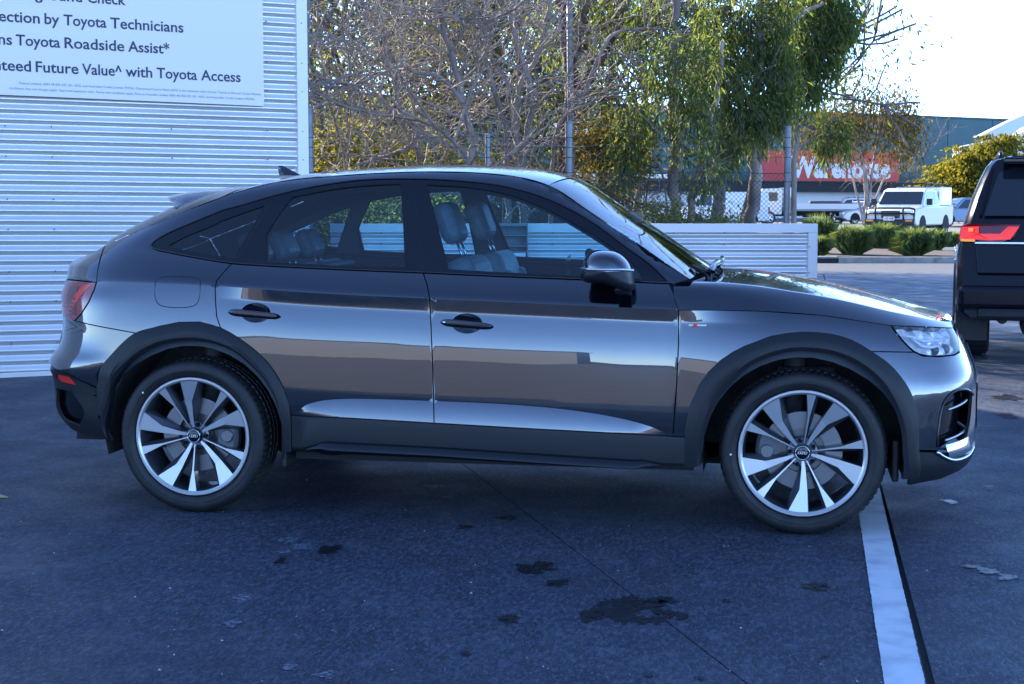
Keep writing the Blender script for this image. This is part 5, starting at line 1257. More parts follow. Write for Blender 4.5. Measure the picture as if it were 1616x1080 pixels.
# drooping leaf clumps of the gum crowns, each on its own thin branchlets
def clumps(parent, blobs, seed, m=M['leaf_gum'], per=21, r=.075, L=.12, W=.022):
    rnd = random.Random(seed); C = []; V, F = [], []
    for x, y, Z, rx, ry, n in blobs:
        hub = px(x, Z, hpx(y, Z))
        for _ in range(n):
            a = rnd.uniform(0, 6.283); q = math.sqrt(rnd.random()); xx = x+rx*q*math.cos(a); yy = y+ry*q*math.sin(a); zz = Z+rnd.uniform(-1, 1)*rx/2417*Z*.8
            p = px(xx, zz, hpx(yy, zz)); C.append(p)
            s_ = p.lerp(hub, .55)+Vector((0, 0, .12)); seg_tube(V, F, s_, p.lerp(s_, .4)+Vector((0, 0, .04)), .008, .005, 4); seg_tube(V, F, p.lerp(s_, .4)+Vector((0, 0, .04)), p-Vector((0, 0, .05)), .005, .002, 3)
    raw('branchlets', V, F, M['bark'], parent)['kind'] = 'stuff'
    rs = np.random.RandomState(seed); g = np.repeat(np.array([tuple(c) for c in C]), per, axis=0); o = rs.normal(size=g.shape)*r; o[:, 2] = o[:, 2]*1.9-.03
    leaves('crown', g+o, L, W, m, parent, seed, droop=1.0)
GT = {o.name: o for o in bpy.data.objects if o.name.startswith(('gum_tree', 'rough_barked_gum'))}
clumps(GT['gum_tree.001'], [(1180, 40, 20, 80, 70, 190), (1130, 120, 19.6, 55, 55, 90), (1225, 120, 20, 48, 60, 110), (1170, 195, 19.7, 45, 40, 60), (1140, 240, 19.5, 30, 35, 30), (1215, 195, 19.9, 35, 35, 40)], 201)
clumps(GT['gum_tree.002'], [(1275, 50, 23, 62, 60, 170), (1318, 30, 23, 38, 45, 110), (1255, 140, 23, 40, 45, 80), (1290, 105, 23, 38, 40, 60), (1312, 218, 24, 30, 34, 40)], 202, L=.14, W=.026)
clumps(GT['gum_tree'], [(1080, 110, 18.6, 60, 60, 60), (1000, 215, 18.6, 40, 50, 40), (1090, 205, 18.4, 45, 50, 50), (985, 255, 18.5, 24, 40, 16), (1115, 285, 18.3, 34, 26, 18), (965, 290, 18.5, 14, 26, 6)], 203)
clumps(GT['rough_barked_gum'], [(1050, 40, 21, 70, 60, 110), (975, 20, 22, 50, 40, 50), (890, 60, 22, 70, 60, 40), (950, 240, 21.5, 20, 40, 10)], 204)
# leafy trees further back, behind the bare twigs
bk = [(520, 30, 61, 'leftmost dark leafy tree, half hidden by the workshop corner'), (610, 33, 62, 'dark leafy tree behind the low bare tree'), (700, 31, 63, 'dark leafy tree directly above the middle of the car roof'),
      (800, 35, 64, 'dark leafy tree behind the three upright bare stems'), (960, 34, 65, 'leafy tree with hanging branches above the chain-link fence'), (1120, 30, 66, 'dense gum tree filling the gap between the two leaning gums')]
for x, Z, sd_, lab in bk:
    tree('background_gum', lab, P3(x, Z), sd_, [(Z0, dirv(.05, 0, 1), 3.6, .14, 3, .6, .3, .05, .9, .02, None), (RT*.3, dirv(.3, 0, 1), 2.8, .10, 3, .6, .2, .06, .9, .02, None)], M['bark'],
         (M['leaf_dark'], 24 if x < 900 else 16, .30, .15, .040, 1.2, .30, 1.9 if x < 900 else 3.8), None)
# sunlit shrubs low behind the fence
def shrub(name, label, x, Z, w_, h0, h1, m, n, seed, L=.09, W=.04, cat='shrub', sq=.7):
    t = thing(name, label, cat); rnd = random.Random(seed); V, F = [], []; C = []
    for i in range(9):
        a = rnd.uniform(0, 6.28); b = P3(x, Z)+RT*rnd.uniform(-.3, .3)*w_; b.z = 0
        q = b+Vector((math.cos(a)*w_*.4, math.sin(a)*w_*.4, h1*rnd.uniform(.6, .95))); seg_tube(V, F, b, q, .02, .006, 5)
    raw('stem', V, F, M['bark'], t)
    for i in range(n//40):
        a = rnd.uniform(0, 6.28); r = w_*.5*math.sqrt(rnd.random()); z = h0+(h1-h0)*rnd.random()**.8*(1-.35*(r/(w_*.5))**2)
        p = P3(x, Z); C.append((p.x+math.cos(a)*r, p.y+math.sin(a)*r*sq, z))
    leaves('foliage', cloud(C, 40, .11*max(1, w_/2), seed), L, W, m, t, seed, droop=.2); return t
shrub('yellow_green_shrub', 'sunlit yellow-green shrub just right of the workshop corner post', 560, 24, 2.6, .8, 2.7, M['leaf_yel'], 9000, 71)
shrub('yellow_green_shrub', 'yellow-green shrub glowing above the car roof beside a pale trunk', 640, 25, 2.4, .8, 2.5, M['leaf_yel'], 7000, 72)
shrub('yellow_green_shrub', 'small yellow-green shrub low between the bare stems', 735, 26, 2.2, .8, 2.6, M['leaf_yel'], 4500, 73)
shrub('green_shrub', 'dark green shrub behind the middle of the low fence', 690, 23, 3.2, .3, 2.0, M['leaf_dark'], 9000, 74)
shrub('green_shrub', 'dark green shrub seen through the rear door windows', 585, 21, 2.6, .3, 1.75, M['leaf_dark'], 9000, 75)
shrub('green_shrub', 'olive shrub behind the shelf rack at the low fence', 800, 23, 2.4, .3, 1.9, M['leaf_rust'], 6000, 76)
shrub('green_shrub', 'low shrub beside the rough-barked trunk', 872, 23, 1.6, .3, 1.9, M['leaf_dark'], 3500, 77)
shrub('lime_shrub', 'bright lime shrub at the foot of the twin-trunk gum', 1040, 18.1, .55, .8, 1.42, M['lime'], 3000, 78, .05, .022)
shrub('lime_shrub', 'low lime plants between the twin-trunk gum and the leaning gum', 1125, 18.1, .75, .8, 1.30, M['lime'], 2600, 79, .05, .022)
shrub('rust_shrub', 'rust-tinged leafy shrub right of the rough-barked trunk', 962, 19.5, .9, 1.3, 2.6, M['leaf_rust'], 3000, 80, .09, .03)
# trees standing in the car park
cpg, _ = traced_tree('car_park_gum', 'white-trunked gum tree in the car park behind the white ute', [
    ([(1366, 352), (1368, 300), (1366, 275), (1352, 235), (1350, 190), (1345, 150)], 92, .20, .06, .4), ([(1367, 282), (1380, 245), (1395, 200), (1402, 160)], 92, .12, .04, .3),
    ([(1369, 300), (1395, 278), (1420, 266), (1438, 240)], 92, .10, .03, .3), ([(1366, 275), (1335, 240), (1300, 215)], 92, .09, .03, .3)], M['gum'], 101, (7, 2.0, .035, .55))
clumps(cpg, [(1352, 165, 92, 36, 30, 34), (1405, 165, 92, 34, 26, 30), (1300, 185, 92, 34, 26, 24), (1385, 205, 92, 50, 24, 40), (1440, 205, 92, 26, 26, 20), (1268, 225, 92, 34, 24, 26), (1330, 222, 92, 34, 22, 26), (1420, 240, 92, 36, 18, 24)], 301, M['leaf_rust'], 26, .34, .30, .10)
tree('yellow_leafed_tree', 'round yellow-leafed tree in front of the pale gabled building', P3(1562, 98), 103,
     [(Z0, dirv(-.10, 0, 1), 1.9, .20, 4, .62, .12, .05, .9, .02, None), (Z0, dirv(.4, 0, 1), 1.9, .15, 4, .62, .10, .05, .9, .02, None), (Z0, dirv(-.5, 0, .9), 1.9, .15, 4, .62, .10, .05, .9, .02, None)], M['bark'],
     (M['leaf_yel'], 14, .40, .30, .14, .6, .5, 1.7), None)
# ---- kerb, garden bed, tussocks
KZ = 36.6
def strip_box(name, x0, x1, Za, Zb, z0, z1, m, kind='structure', parent=None, Zc=None, Zd=None):
    a = [spot(x0, Za, z0), spot(x1, Zc or Za, z0), spot(x1, Zd or Zb, z0), spot(x0, Zb, z0)]; b = [Vector((q.x, q.y, z1)) for q in a]
    mb = MB(); mb.add(a+b, [(0,3,2,1),(4,5,6,7),(0,1,5,4),(1,2,6,5),(2,3,7,6),(3,0,4,7)]); o = mb.build(name, m, parent)
    if kind: o['kind'] = kind
    return o
bed = strip_box('garden_bed', -22, 12, KZ+.16, 52.0, -.02, .10, M['mulch'])
kb = strip_box('kerb', -22, 7.15, KZ, KZ+.15, -.02, .11, M['kerb'])
xk = 7.8
for k in range(5): strip_box('kerb_stone', xk+k*2.3+.004, xk+2.3*(k+1)-.004, KZ, KZ+.16, -.02, .13, M['kerb'], None, kb)
pit = strip_box('drain_pit_opening', 7.16, 7.79, KZ+.03, KZ+.10, -.02, .09, M['shade'], None, kb)
strip_box('drain_pit_lintel', 7.16, 7.79, KZ-.01, KZ+.3, .10, .145, M['kerb'], None, kb)
strip_box('car_park', -60, 90, 52.2, 190, -.02, .02, vary(mat('pale_car_park', (.17, .165, .16), .85), (.12, .118, .115), .6, 6))
def tussock(label, x, Z, r, h, seed, n=2200, group=None):
    rs = np.random.RandomState(seed); c = P3(x, Z); a = rs.uniform(0, 6.283, n); rr = r*.45*np.sqrt(rs.rand(n)); lean = rs.uniform(.15, 1.0, n)*r*.9; hh_ = h*rs.uniform(.30, 1.1, n)
    bx = c.x+np.cos(a)*rr; by = c.y+np.sin(a)*rr; mx_ = bx+np.cos(a)*lean*.45; my = by+np.sin(a)*lean*.45; a2 = a+rs.normal(size=n)*.9; tx = mx_+np.cos(a2)*lean*.6; ty = my+np.sin(a2)*lean*.6
    w_ = .006+.006*rs.rand(n); sx = -np.sin(a)*w_; sy = np.cos(a)*w_; z0 = .09
    v = np.stack([np.stack([bx-sx, by-sy, np.full(n, z0)], 1), np.stack([bx+sx, by+sy, np.full(n, z0)], 1), np.stack([mx_+sx, my+sy, z0+hh_*.85], 1), np.stack([tx, ty, z0+hh_*(1.15-lean/r*.55*rs.uniform(.2, 1.5, n))], 1), np.stack([mx_-sx, my-sy, z0+hh_*.85], 1)], 1).reshape(-1, 3)
    me = bpy.data.meshes.new('grass_tussock'); me.from_pydata([tuple(q) for q in v], [], [tuple(range(5*i, 5*i+5)) for i in range(n)]); me.materials.append(M['grass'])
    o = link(bpy.data.objects.new('grass_tussock', me)); tag(o, label, 'grass', group); return o
G_ = 'grass tussocks in the garden bed'
tussock('big green grass tussock in the bed, left of the white ute', 1345, 39.0, .52, .72, 1, 2600, G_)
tussock('big green grass tussock below the front bumper of the white ute', 1441, 38.6, .50, .66, 2, 2600, G_)
tussock('grass tussock rising behind the left big one', 1392, 44.5, .5, .70, 3, 2000, G_)
tussock('grass tussock beside the front wheel of the white ute', 1475, 43.0, .42, .56, 4, 1800, G_)
tussock('upright grass clump right behind the end of the low fence', 1290, 40.0, .45, .95, 5, 1400, G_)
tussock('lower grass clump at the fence end beside the drain pit', 1291, 38.2, .34, .50, 6, 1200, G_)
tussock('small grass tuft at the kerb beside the black wagon', 1500, 46, .5, .45, 7, 1000, G_)
p_ = px(1509, KZ+1.2, .1); mb = MB(); mb.box(p_.x-.05, p_.x+.05, p_.y-.04, p_.y+.04, .1, .34); o = mb.build('bed_marker', M['white_wall'], bevel=.01); tag(o, 'tiny pale post in the garden bed beside the black wagon', 'marker')
# ================================================================== BUILDINGS BEHIND
BZ = 128.0
def bl(t, h, o=0.):                                   # along the hardware store wall, t metres from photo column 1281
    d = (RT*1.676+FWh).normalized(); n_ = d.cross(Vector((0, 0, 1))); p = px(1281, BZ)+d*t+n_*o; return Vector((p.x, p.y, h))
store = thing('hardware_store', 'long teal hardware warehouse beyond the car park with a dark band at its foot', 'building')
TH = 1.469+136/2417*BZ
def wallbox(name, t0, t1, h0, h1, o0, o1, m, parent):
    v = [bl(t0, h0, o0), bl(t1, h0, o0), bl(t1, h0, o1), bl(t0, h0, o1), bl(t0, h1, o0), bl(t1, h1, o0), bl(t1, h1, o1), bl(t0, h1, o1)]
    mb = MB(); mb.add(v, [(0,1,2,3),(7,6,5,4),(4,5,1,0),(5,6,2,1),(6,7,3,2),(7,4,0,3)]); return mb.build(name, m, parent)
wallbox('wall', -75, 60, 3.0, TH, 0, -30, M['teal'], store)
wallbox('lower_wall', -75, 60, 0, 2.99, -1.0, -30, M['white_wall'], store)
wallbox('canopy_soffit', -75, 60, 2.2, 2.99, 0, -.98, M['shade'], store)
wallbox('fascia_band', -75, 60, 3.0, 3.55, .12, .001, M['teal_dark'], store)
for k in range(24): wallbox('panel_joint', -74+k*5.6, -73.94+k*5.6, 3.6, TH-.01, .03, .002, M['teal_dark'], store)
wallbox('parapet_cap', -75, 60, TH+.002, TH+.18, .1, -.5, M['teal_dark'], store)
sgn = thing('store_sign', 'red sign panel with white lettering on the teal warehouse wall', 'sign')
wallbox('sign_panel', -6.2, 9.6, 3.10, 5.6, .25, .13, M['shop_red'], sgn)
def frame_b(t, h, o): return bl(t, h, o)
place_text('sign_lettering', 'Warehouse', 8.6, 3.45, 1.62, mat('white_letter', (.75, .75, .76), .5), sgn, frame=frame_b, o_=.27, bold=.06)
# pale gabled building at the right edge
gb = thing('gabled_building', 'pale building with sloping white roof edge and rows of small square openings', 'building')
def gp(x, y, Z=120.): return px(x, Z, hpx(y, Z))
def gshape(name, pts, m, Z=120., dep=3.):
    a = [gp(x, y, Z) for x, y in pts]; b = [q+FWh*dep for q in a]; n = len(a); mb = MB(); mb.add(a+b, [tuple(range(n)), tuple(range(2*n-1, n-1, -1))]+[(i, i+n, (i+1) % n+n, (i+1) % n) for i in range(n)]); return mb.build(name, m, gb)
gshape('gable_wall', [(1589, 345), (1589, 222), (1616, 208), (1760, 140), (1900, 140), (1900, 345)], M['white_wall'], 121)
gshape('roof_edge', [(1545, 217), (1591, 194), (1616, 183), (1760, 118), (1760, 128), (1616, 200), (1590, 219)], mat('pale_roof', (.6, .66, .74), .5), 119, 1.5)
gshape('lower_wing', [(1520, 345), (1520, 232), (1589, 219), (1589, 345)], mat('pale_blue_wall', (.45, .52, .60), .6), 122, 3)
for r in range(4):
    for c in range(12):
        x = 1594+c*7.5; y = 222+r*7.2
        if y > 222-(x-1594)*.5: mb = MB(); a = gp(x, y, 120.9); b = gp(x+3, y+3.2, 120.9); mb.box(a.x, b.x, a.y-.05, a.y+.09, b.z, a.z); mb.build('window', M['shade'], gb)
# white steel frame behind the fence
wf = thing('white_steel_frame', 'white steel frame with a diagonal brace in front of the teal wall', 'frame')
def fr(x, y): return px(x, 70, hpx(y, 70))
for nm, P, r in (('post', [(925, 345), (925, 185)], .10), ('post', [(937, 345), (937, 275)], .28), ('beam', [(900, 277), (1060, 279)], .09), ('brace', [(930, 172), (1010, 235)], .11), ('brace', [(905, 176), (840, 230)], .09)):
    mb = MB(); mb.tube([fr(*q) for q in P], r, 8); mb.build(nm, M['white_wall'], wf)
# leaning pole above the bare trees and one by the workshop
for x0, y0, x1, y1, Z, lab in ((903, 330, 897, -30, 20.5, 'grey-blue pole rising beside the rough-barked trunk'), (480, 330, 487, -10, 24, 'thin pale pole in the gap beside the workshop corner')):
    mb = MB(); mb.tube([px(x0, Z, 0), px(x1, Z, hpx(y1, Z)+1.5)], [.045, .04], 10); o = mb.build('steel_pole', M['galv'], None, True); tag(o, lab, 'pole')
mb = MB(); mb.tube([px(1255, 96, 0), px(1255, 96, 3.4)], .09, 8); mb.box(px(1255, 96).x-.25, px(1255, 96).x+.25, px(1255, 96).y-.1, px(1255, 96).y+.1, 3.4, 3.7); o = mb.build('car_park_post', M['galv']); tag(o, 'pale post in the car park beside the tray truck', 'post')

# low yard buildings across the street behind the viewpoint (the car's flank mirrors them)
for i, (x, y, wd, h, c, lb) in enumerate(((-30, -105, 34, 4.2, (.34, .33, .31), 'low grey shed across the street, mirrored in the car'), (12, -112, 26, 5.0, (.30, .20, .15), 'low brick showroom across the street, mirrored in the car'), (62, -108, 40, 3.8, (.42, .43, .44), 'long pale shed across the street, mirrored in the car'))):
    b = thing('street_building', lb, 'building'); m_ = mat('street_wall', c, .8)
    MB().box(x-wd/2, x+wd/2, y-8, y, 0, h).build('wall', m_, b)
    MB().box(x-wd/2-.3, x+wd/2+.3, y-8.2, y+.4, h+.003, h+.35).build('roof', M['galv'], b)
# ================================================================== VEHICLES BEHIND
def vmat(name, c, r=.3, me=0., coat=1.): return mat(name, c, r, me, coat)
M['v_white'] = vmat('white_car_paint', (.74, .74, .74)); M['v_silver'] = vmat('silver_car_paint', (.50, .50, .51), .35, .4)
M['v_blue'] = vmat('grey_blue_car_paint', (.16, .21, .30), .35, .4); M['v_black'] = mat('black_car_paint', (.004, .004, .008), .16, 0, 0, .30)
M['lamp_white'] = mat('headlamp_glass', (.70, .72, .74), .1, .3); M['amber'] = mat('amber_lens', (.8, .25, .02), .25)
def bg_wheel(v, x, y, r, wd=.22):
    w_ = bpy.data.objects.new('wheel', None); link(w_, v); w_.location = (x, y, r)
    s = -1 if y < 0 else 1
    mb = MB(); mb.lathe([(r*.62, s*.0), (r*.95, s*.01), (r, -s*.03), (r, -s*wd), (r*.6, -s*wd)], 28); mb.build('tyre', M['rubber'], w_, True, angle=40)
    mb = MB(); mb.lathe([(0, -s*.03), (r*.55, -s*.035), (r*.62, s*.002), (r*.66, s*.002)], 28)
    mb.build('rim', M['satin_chrome'], w_, True, angle=30)
    mb = MB()
    for k in range(5):
        a = k*2*math.pi/5; c, q = math.cos(a+.6), math.sin(a+.6); mb.box(-.035*r/.33, .035*r/.33, -.012, .012, r*.22, r*.55, Matrix.Translation((0, -s*.028, 0)) @ Matrix.Rotation(a, 4, 'Y'))
    mb.build('rim_openings', M['dark'], w_)
def simple_car(name, label, cat, loc, rz, W, low, cab, paint, wx, wr, side_win, lamps, top_in=.14, group=None, ext=None):
    """low/cab: side outlines in x, z (nose to +x); side_win: list of outlines; cab leans in towards its top"""
    v = thing(name, label, cat, loc, rz, group); hw = W/2
    mb = MB(); mb.prism(low, -hw, hw); mb.build('body', paint, v, True, bevel=.06, seg=3, angle=40)
    zb = min(p[1] for p in cab); zt = max(p[1] for p in cab)
    def yo(z): return hw-.03-top_in*(z-zb)/(zt-zb)
    n = len(cab); mb = MB(); vv = [(x, -yo(z), z) for x, z in cab]+[(x, yo(z), z) for x, z in cab]
    mb.add(vv, [tuple(range(n)), tuple(range(2*n-1, n-1, -1))]+[(i, i+n, (i+1) % n+n, (i+1) % n) for i in range(n)]); mb.build('cabin', paint, v, True, bevel=.04, seg=2, angle=40)
    for P in side_win:
        for s in (-1, 1):
            mb = MB(); m_ = len(P); a = [(x, s*(yo(z)+.006), z) for x, z in P]; b = [(x, s*(yo(z)-.02), z) for x, z in P]
            mb.add(a+b, [tuple(range(m_)) if s < 0 else tuple(range(m_-1, -1, -1))]+[(i, i+m_, (i+1) % m_+m_, (i+1) % m_) for i in range(m_)]); mb.build('side_window', M['black_glass'], v)
    # windscreen and rear window on the sloping cabin ends
    def glass(nm, p, q, out):
        mb = MB(); (x0, z0), (x1, z1) = p, q; k = .10
        a = (x0+(x1-x0)*k, z0+(z1-z0)*k); b = (x0+(x1-x0)*(1-k), z0+(z1-z0)*(1-k)); ya = yo(a[1])-.07; yb = yo(b[1])-.07
        nx, nz = (z1-z0), -(x1-x0); l = math.hypot(nx, nz); nx, nz = (nx/l, nz/l) if nz > 0 else (-nx/l, -nz/l)
        mb.add([(a[0]+nx*.008, -ya, a[1]+nz*.008), (a[0]+nx*.008, ya, a[1]+nz*.008), (b[0]+nx*.008, yb, b[1]+nz*.008), (b[0]+nx*.008, -yb, b[1]+nz*.008)], [(0, 1, 2, 3) if out > 0 else (3, 2, 1, 0)]); mb.build(nm, M['black_glass'], v)
    if lamps.get('ws'): glass('windscreen', *lamps['ws'], 1)
    if lamps.get('rw'): glass('rear_window', *lamps['rw'], -1)
    for x in wx:
        for s in (-1, 1):
            bg_wheel(v, x, s*(hw-.005), wr)
            mb = MB(); mb.prism([(x+wr*1.16*math.cos(R(a)), wr+wr*1.16*math.sin(R(a))) for a in range(-10, 191, 20)], s*(hw-.10), s*(hw+.006)); mb.build('wheel_arch', M['dark'], v)
    xf = max(p[0] for p in low); xr = min(p[0] for p in low)
    for s in (-1, 1):
        z0, z1 = lamps['hz']; mb = MB(); mb.box(xf-.16, xf+.012, *(sorted((s*(hw-.10), s*(hw-.50)))), z0, z1); mb.build('headlight', M['lamp_white'], v, bevel=.03)
        z0, z1 = lamps['tz']; mb = MB(); mb.box(xr-.01, xr+.10, *(sorted((s*(hw+.004), s*(hw-.22)))), z0, z1); mb.build('tail_light', M['red_lamp'], v, bevel=.02)
    mb = MB(); z = lamps['hz'][0]; mb.box(xf-.1, xf+.014, -(hw-.54), hw-.54, z-.08, lamps['hz'][1]); mb.build('grille', M['gloss_black'], v, bevel=.02)
    mb = MB(); mb.box(xf-.1, xf+.02, -(hw-.2), hw-.2, .28, .42); mb.box(xr-.02, xr+.1, -(hw-.2), hw-.2, .28, .42); mb.build('bumper_grille', M['trim_black'], v, bevel=.02)
    if ext: ext(v, hw, yo)
    return v
hatch_low = [(-2.1, .35), (-2.15, .75), (-2.05, .95), (-1.0, 1.0), (.9, .95), (1.9, .80), (2.15, .62), (2.18, .35), (1.9, .22), (-1.9, .22)]
sed_cab = [(-1.55, .95), (-.95, 1.38), (-.2, 1.46), (.3, 1.42), (1.05, .93)]
sed_win = [[(-1.15, 1.0), (-.85, 1.30), (-.22, 1.38), (-.22, .99)], [(-.15, .99), (-.15, 1.38), (.27, 1.34), (.82, .98)]]
suv_low = [(-2.2, .40), (-2.25, .85), (-2.2, 1.02), (.85, 1.04), (1.85, .95), (2.15, .78), (2.2, .40), (2.0, .28), (-2.0, .28)]
suv_cab = [(-2.15, 1.0), (-1.85, 1.52), (-1.3, 1.64), (.1, 1.66), (.45, 1.60), (1.05, 1.0)]
suv_win = [[(-1.85, 1.08), (-1.65, 1.46), (-1.15, 1.53), (-1.15, 1.06)], [(-1.08, 1.06), (-1.08, 1.54), (-.12, 1.56), (-.12, 1.05)], [(-.05, 1.05), (-.05, 1.56), (.36, 1.52), (.82, 1.05)]]
def facing(deg): return YAW+R(deg)                    # 0: nose to the right of the picture
simple_car('parked_sedan', 'silver sedan parked behind the chain-link fence left of the twin-trunk gum', 'car', px(1008, 78), facing(172), 1.8, hatch_low, sed_cab, M['v_silver'], (-1.3, 1.32), .33, sed_win, {'ws': ((.3, 1.42), (1.05, .93)), 'rw': ((-1.55, .95), (-.95, 1.38)), 'hz': (.58, .74), 'tz': (.7, .86)})
simple_car('parked_sedan', 'white sedan parked nose-out beside the white ute, left of it', 'car', px(1362, 98), facing(205), 1.8, hatch_low, sed_cab, M['v_silver'], (-1.3, 1.32), .33, sed_win, {'ws': ((.3, 1.42), (1.05, .93)), 'rw': ((-1.55, .95), (-.95, 1.38)), 'hz': (.58, .74), 'tz': (.7, .86)})
def rails(v, hw, yo):
    for s in (-1, 1): mb = MB(); mb.tube([(-1.6, s*.55, 1.66), (-1.5, s*.55, 1.72), (.1, s*.55, 1.73), (.2, s*.55, 1.67)], .02, 6); mb.build('roof_rail', M['trim_black'], v)
simple_car('parked_wagon', 'white wagon with roof rails parked behind the tray of the truck', 'car', px(1340, 115), facing(178), 1.85, suv_low, suv_cab, M['v_white'], (-1.4, 1.38), .36, suv_win, {'ws': ((.45, 1.60), (1.05, 1.0)), 'rw': ((-2.15, 1.0), (-1.85, 1.52)), 'hz': (.72, .88), 'tz': (.8, .98)}, ext=rails)
simple_car('parked_crossover', 'grey-blue crossover parked between the white ute and the black wagon', 'car', px(1523, 88), facing(186), 1.85, suv_low, suv_cab, M['v_blue'], (-1.4, 1.38), .36, suv_win, {'ws': ((.45, 1.60), (1.05, 1.0)), 'rw': ((-2.15, 1.0), (-1.85, 1.52)), 'hz': (.72, .88), 'tz': (.8, .98)})
# white ute with bull bar and canopy, nose to the viewer
ute_low = [(-2.45, .55), (-2.45, 1.12), (1.1, 1.12), (2.15, 1.02), (2.32, .86), (2.36, .5), (2.1, .42), (-2.3, .42)]
ute_cab = [(-.80, 1.08), (-.62, 1.66), (-.1, 1.74), (.5, 1.72), (.75, 1.66), (1.35, 1.10)]
ute_win = [[(-.66, 1.16), (-.52, 1.58), (-.12, 1.63), (-.12, 1.15)], [(-.05, 1.15), (-.05, 1.64), (.66, 1.60), (1.08, 1.15)]]
def ute_ext(v, hw, yo):
    mb = MB(); mb.box(-2.40, -.86, -(hw-.06), hw-.06, 1.12, 1.78); mb.build('canopy', M['satin_chrome'], v, bevel=.03)
    for s in (-1, 1): mb = MB(); mb.box(-2.2, -1.0, *sorted((s*(hw-.065), s*(hw-.05))), 1.28, 1.66); mb.build('canopy_window', M['black_glass'], v, bevel=.01)
    mb = MB()
    for s in (-1, 1): mb.tube([(-2.3, s*.62, 1.90), (1.1*.4, s*.62, 1.90)], .02, 6)
    for k in range(6): mb.tube([(-2.2+k*.5, -.66, 1.90), (-2.2+k*.5, .66, 1.90)], .018, 6)
    for k in (0, 2, 5): 
        for s in (-1, 1): mb.tube([(-2.2+k*.5, s*.6, 1.74), (-2.2+k*.5, s*.62, 1.90)], .018, 6)
    mb.build('roof_rack', M['trim_black'], v)
    mb = MB(); mb.box(2.30, 2.48, -.86, .86, .46, .66); mb.build('bull_bar_channel', M['trim_black'], v, bevel=.03)
    mb = MB()
    for h in (.86, 1.04): mb.tube([(2.34, -.84, h-.04), (2.47, -.70, h), (2.50, 0, h), (2.47, .70, h), (2.34, .84, h-.04)], .032, 8)
    for y in (-.48, .48): mb.tube([(2.42, y, .6), (2.50, y, .86), (2.49, y, 1.06)], .032, 8)
    for y in (-.83, .83): mb.tube([(2.40, y, .6), (2.36, y, 1.02)], .03, 8)
    mb.build('bull_bar', M['trim_black'], v, True)
    for s in (-1, 1):
        mb = MB(); mb.box(2.47, 2.50, *sorted((s*.56, s*.80)), .58, .645); mb.build('indicator', M['amber'], v, bevel=.01)
        mb = MB(); mb.box(1.02, 1.16, *sorted((s*(hw+.02), s*(hw+.22))), 1.14, 1.36); mb.build('door_mirror', M['trim_black'], v, bevel=.03)
    mb = MB(); mb.box(2.495, 2.51, -.19, .19, .62, .75); pl = mb.build('number_plate', M['sign_white'], v)
    me = text_mesh('1ZI 438', .10, align='CENTER', bold=.002)
    for q in me.vertices: c = q.co.copy(); q.co = (2.513, c.x, .655+c.y)
    me.materials.append(M['sign_ink']); link(bpy.data.objects.new('plate_number', me), pl)
    mb = MB(); mb.tube([(.9, -.70, 1.1), (1.0, -.72, 1.7)], .006, 4); mb.build('aerial', M['trim_black'], v)
simple_car('white_ute', 'white dual-cab ute with black bull bar, roof rack and silver canopy', 'ute', px(1436, 62.2), facing(-121), 1.72, ute_low, ute_cab, M['v_white'], (-1.45, 1.45), .37, ute_win, {'ws': ((.75, 1.66), (1.35, 1.10)), 'rw': ((-.80, 1.08), (-.62, 1.66)), 'hz': (.78, .95), 'tz': (.7, 1.0)}, .10, None, ute_ext).scale = (1.14, 1.14, 1.14)
# white van and tray truck behind the fence
van_low = [(-2.6, .35), (-2.6, 1.1), (2.0, 1.1), (2.5, .9), (2.55, .4), (-2.4, .28)]
van_cab = [(-2.58, 1.05), (-2.55, 1.95), (1.0, 2.0), (1.45, 1.85), (2.1, 1.05)]
simple_car('white_van', 'plain white delivery van seen through the chain-link between the two gum trunks', 'van', px(1140, 90), facing(180), 1.95, van_low, van_cab, M['v_white'], (-1.55, 1.65), .34, [[(.75, 1.2), (.75, 1.75), (1.3, 1.72), (1.75, 1.2)]], {'ws': ((1.45, 1.85), (2.1, 1.05)), 'hz': (.65, .85), 'tz': (.7, 1.1)}, .12)
tk = thing('tray_truck', 'white cab tray truck parked beyond the tall fence post, tray side facing the viewer', 'truck', px(1262, 98), facing(180))
mb = MB(); mb.prism([(1.3, .6), (1.3, 2.15), (1.5, 2.25), (2.6, 2.22), (2.85, 1.5), (2.9, .6)], -.95, .95); mb.build('cab', M['v_white'], tk, bevel=.06, seg=2)
mb = MB(); mb.add([(2.615, -.78, 2.1), (2.615, .78, 2.1), (2.86, .82, 1.45), (2.86, -.82, 1.45)], [(3, 2, 1, 0)]); mb.build('windscreen', M['black_glass'], tk)
for s in (-1, 1): mb = MB(); mb.box(1.6, 2.45, *sorted((s*.955, s*.962)), 1.45, 2.0); mb.build('side_window', M['black_glass'], tk)
for s in (-1, 1): mb = MB(); mb.box(.45, 1.15, *sorted((s*.55, s*1.0)), .75, 2.3); mb.build('tool_locker', M['satin_chrome'], tk, bevel=.02)
mb = MB(); mb.box(-3.6, 1.25, -1.0, 1.0, .82, .92); mb.build('tray_floor', M['galv'], tk)
for s in (-1, 1): mb = MB(); mb.box(-3.6, .4, *sorted((s*.97, s*1.0)), .93, 1.28); mb.build('tray_side', M['white_wall'], tk, bevel=.01)
mb = MB(); mb.box(-3.4, 2.7, -.4, .4, .5, .81); mb.box(-.9, -.3, -.98, -.6, .4, .8); mb.build('chassis', M['dark'], tk)
mb = MB(); mb.box(-2.4, -.6, -.6, .6, .93, 1.45); mb.box(-3.3, -2.5, -.5, .5, .93, 1.35); mb.build('load', M['interior'], tk, bevel=.03)
for x in (-2.2, 2.1):
    for y in (-.98, .98): bg_wheel(tk, x, y, .40, .25)
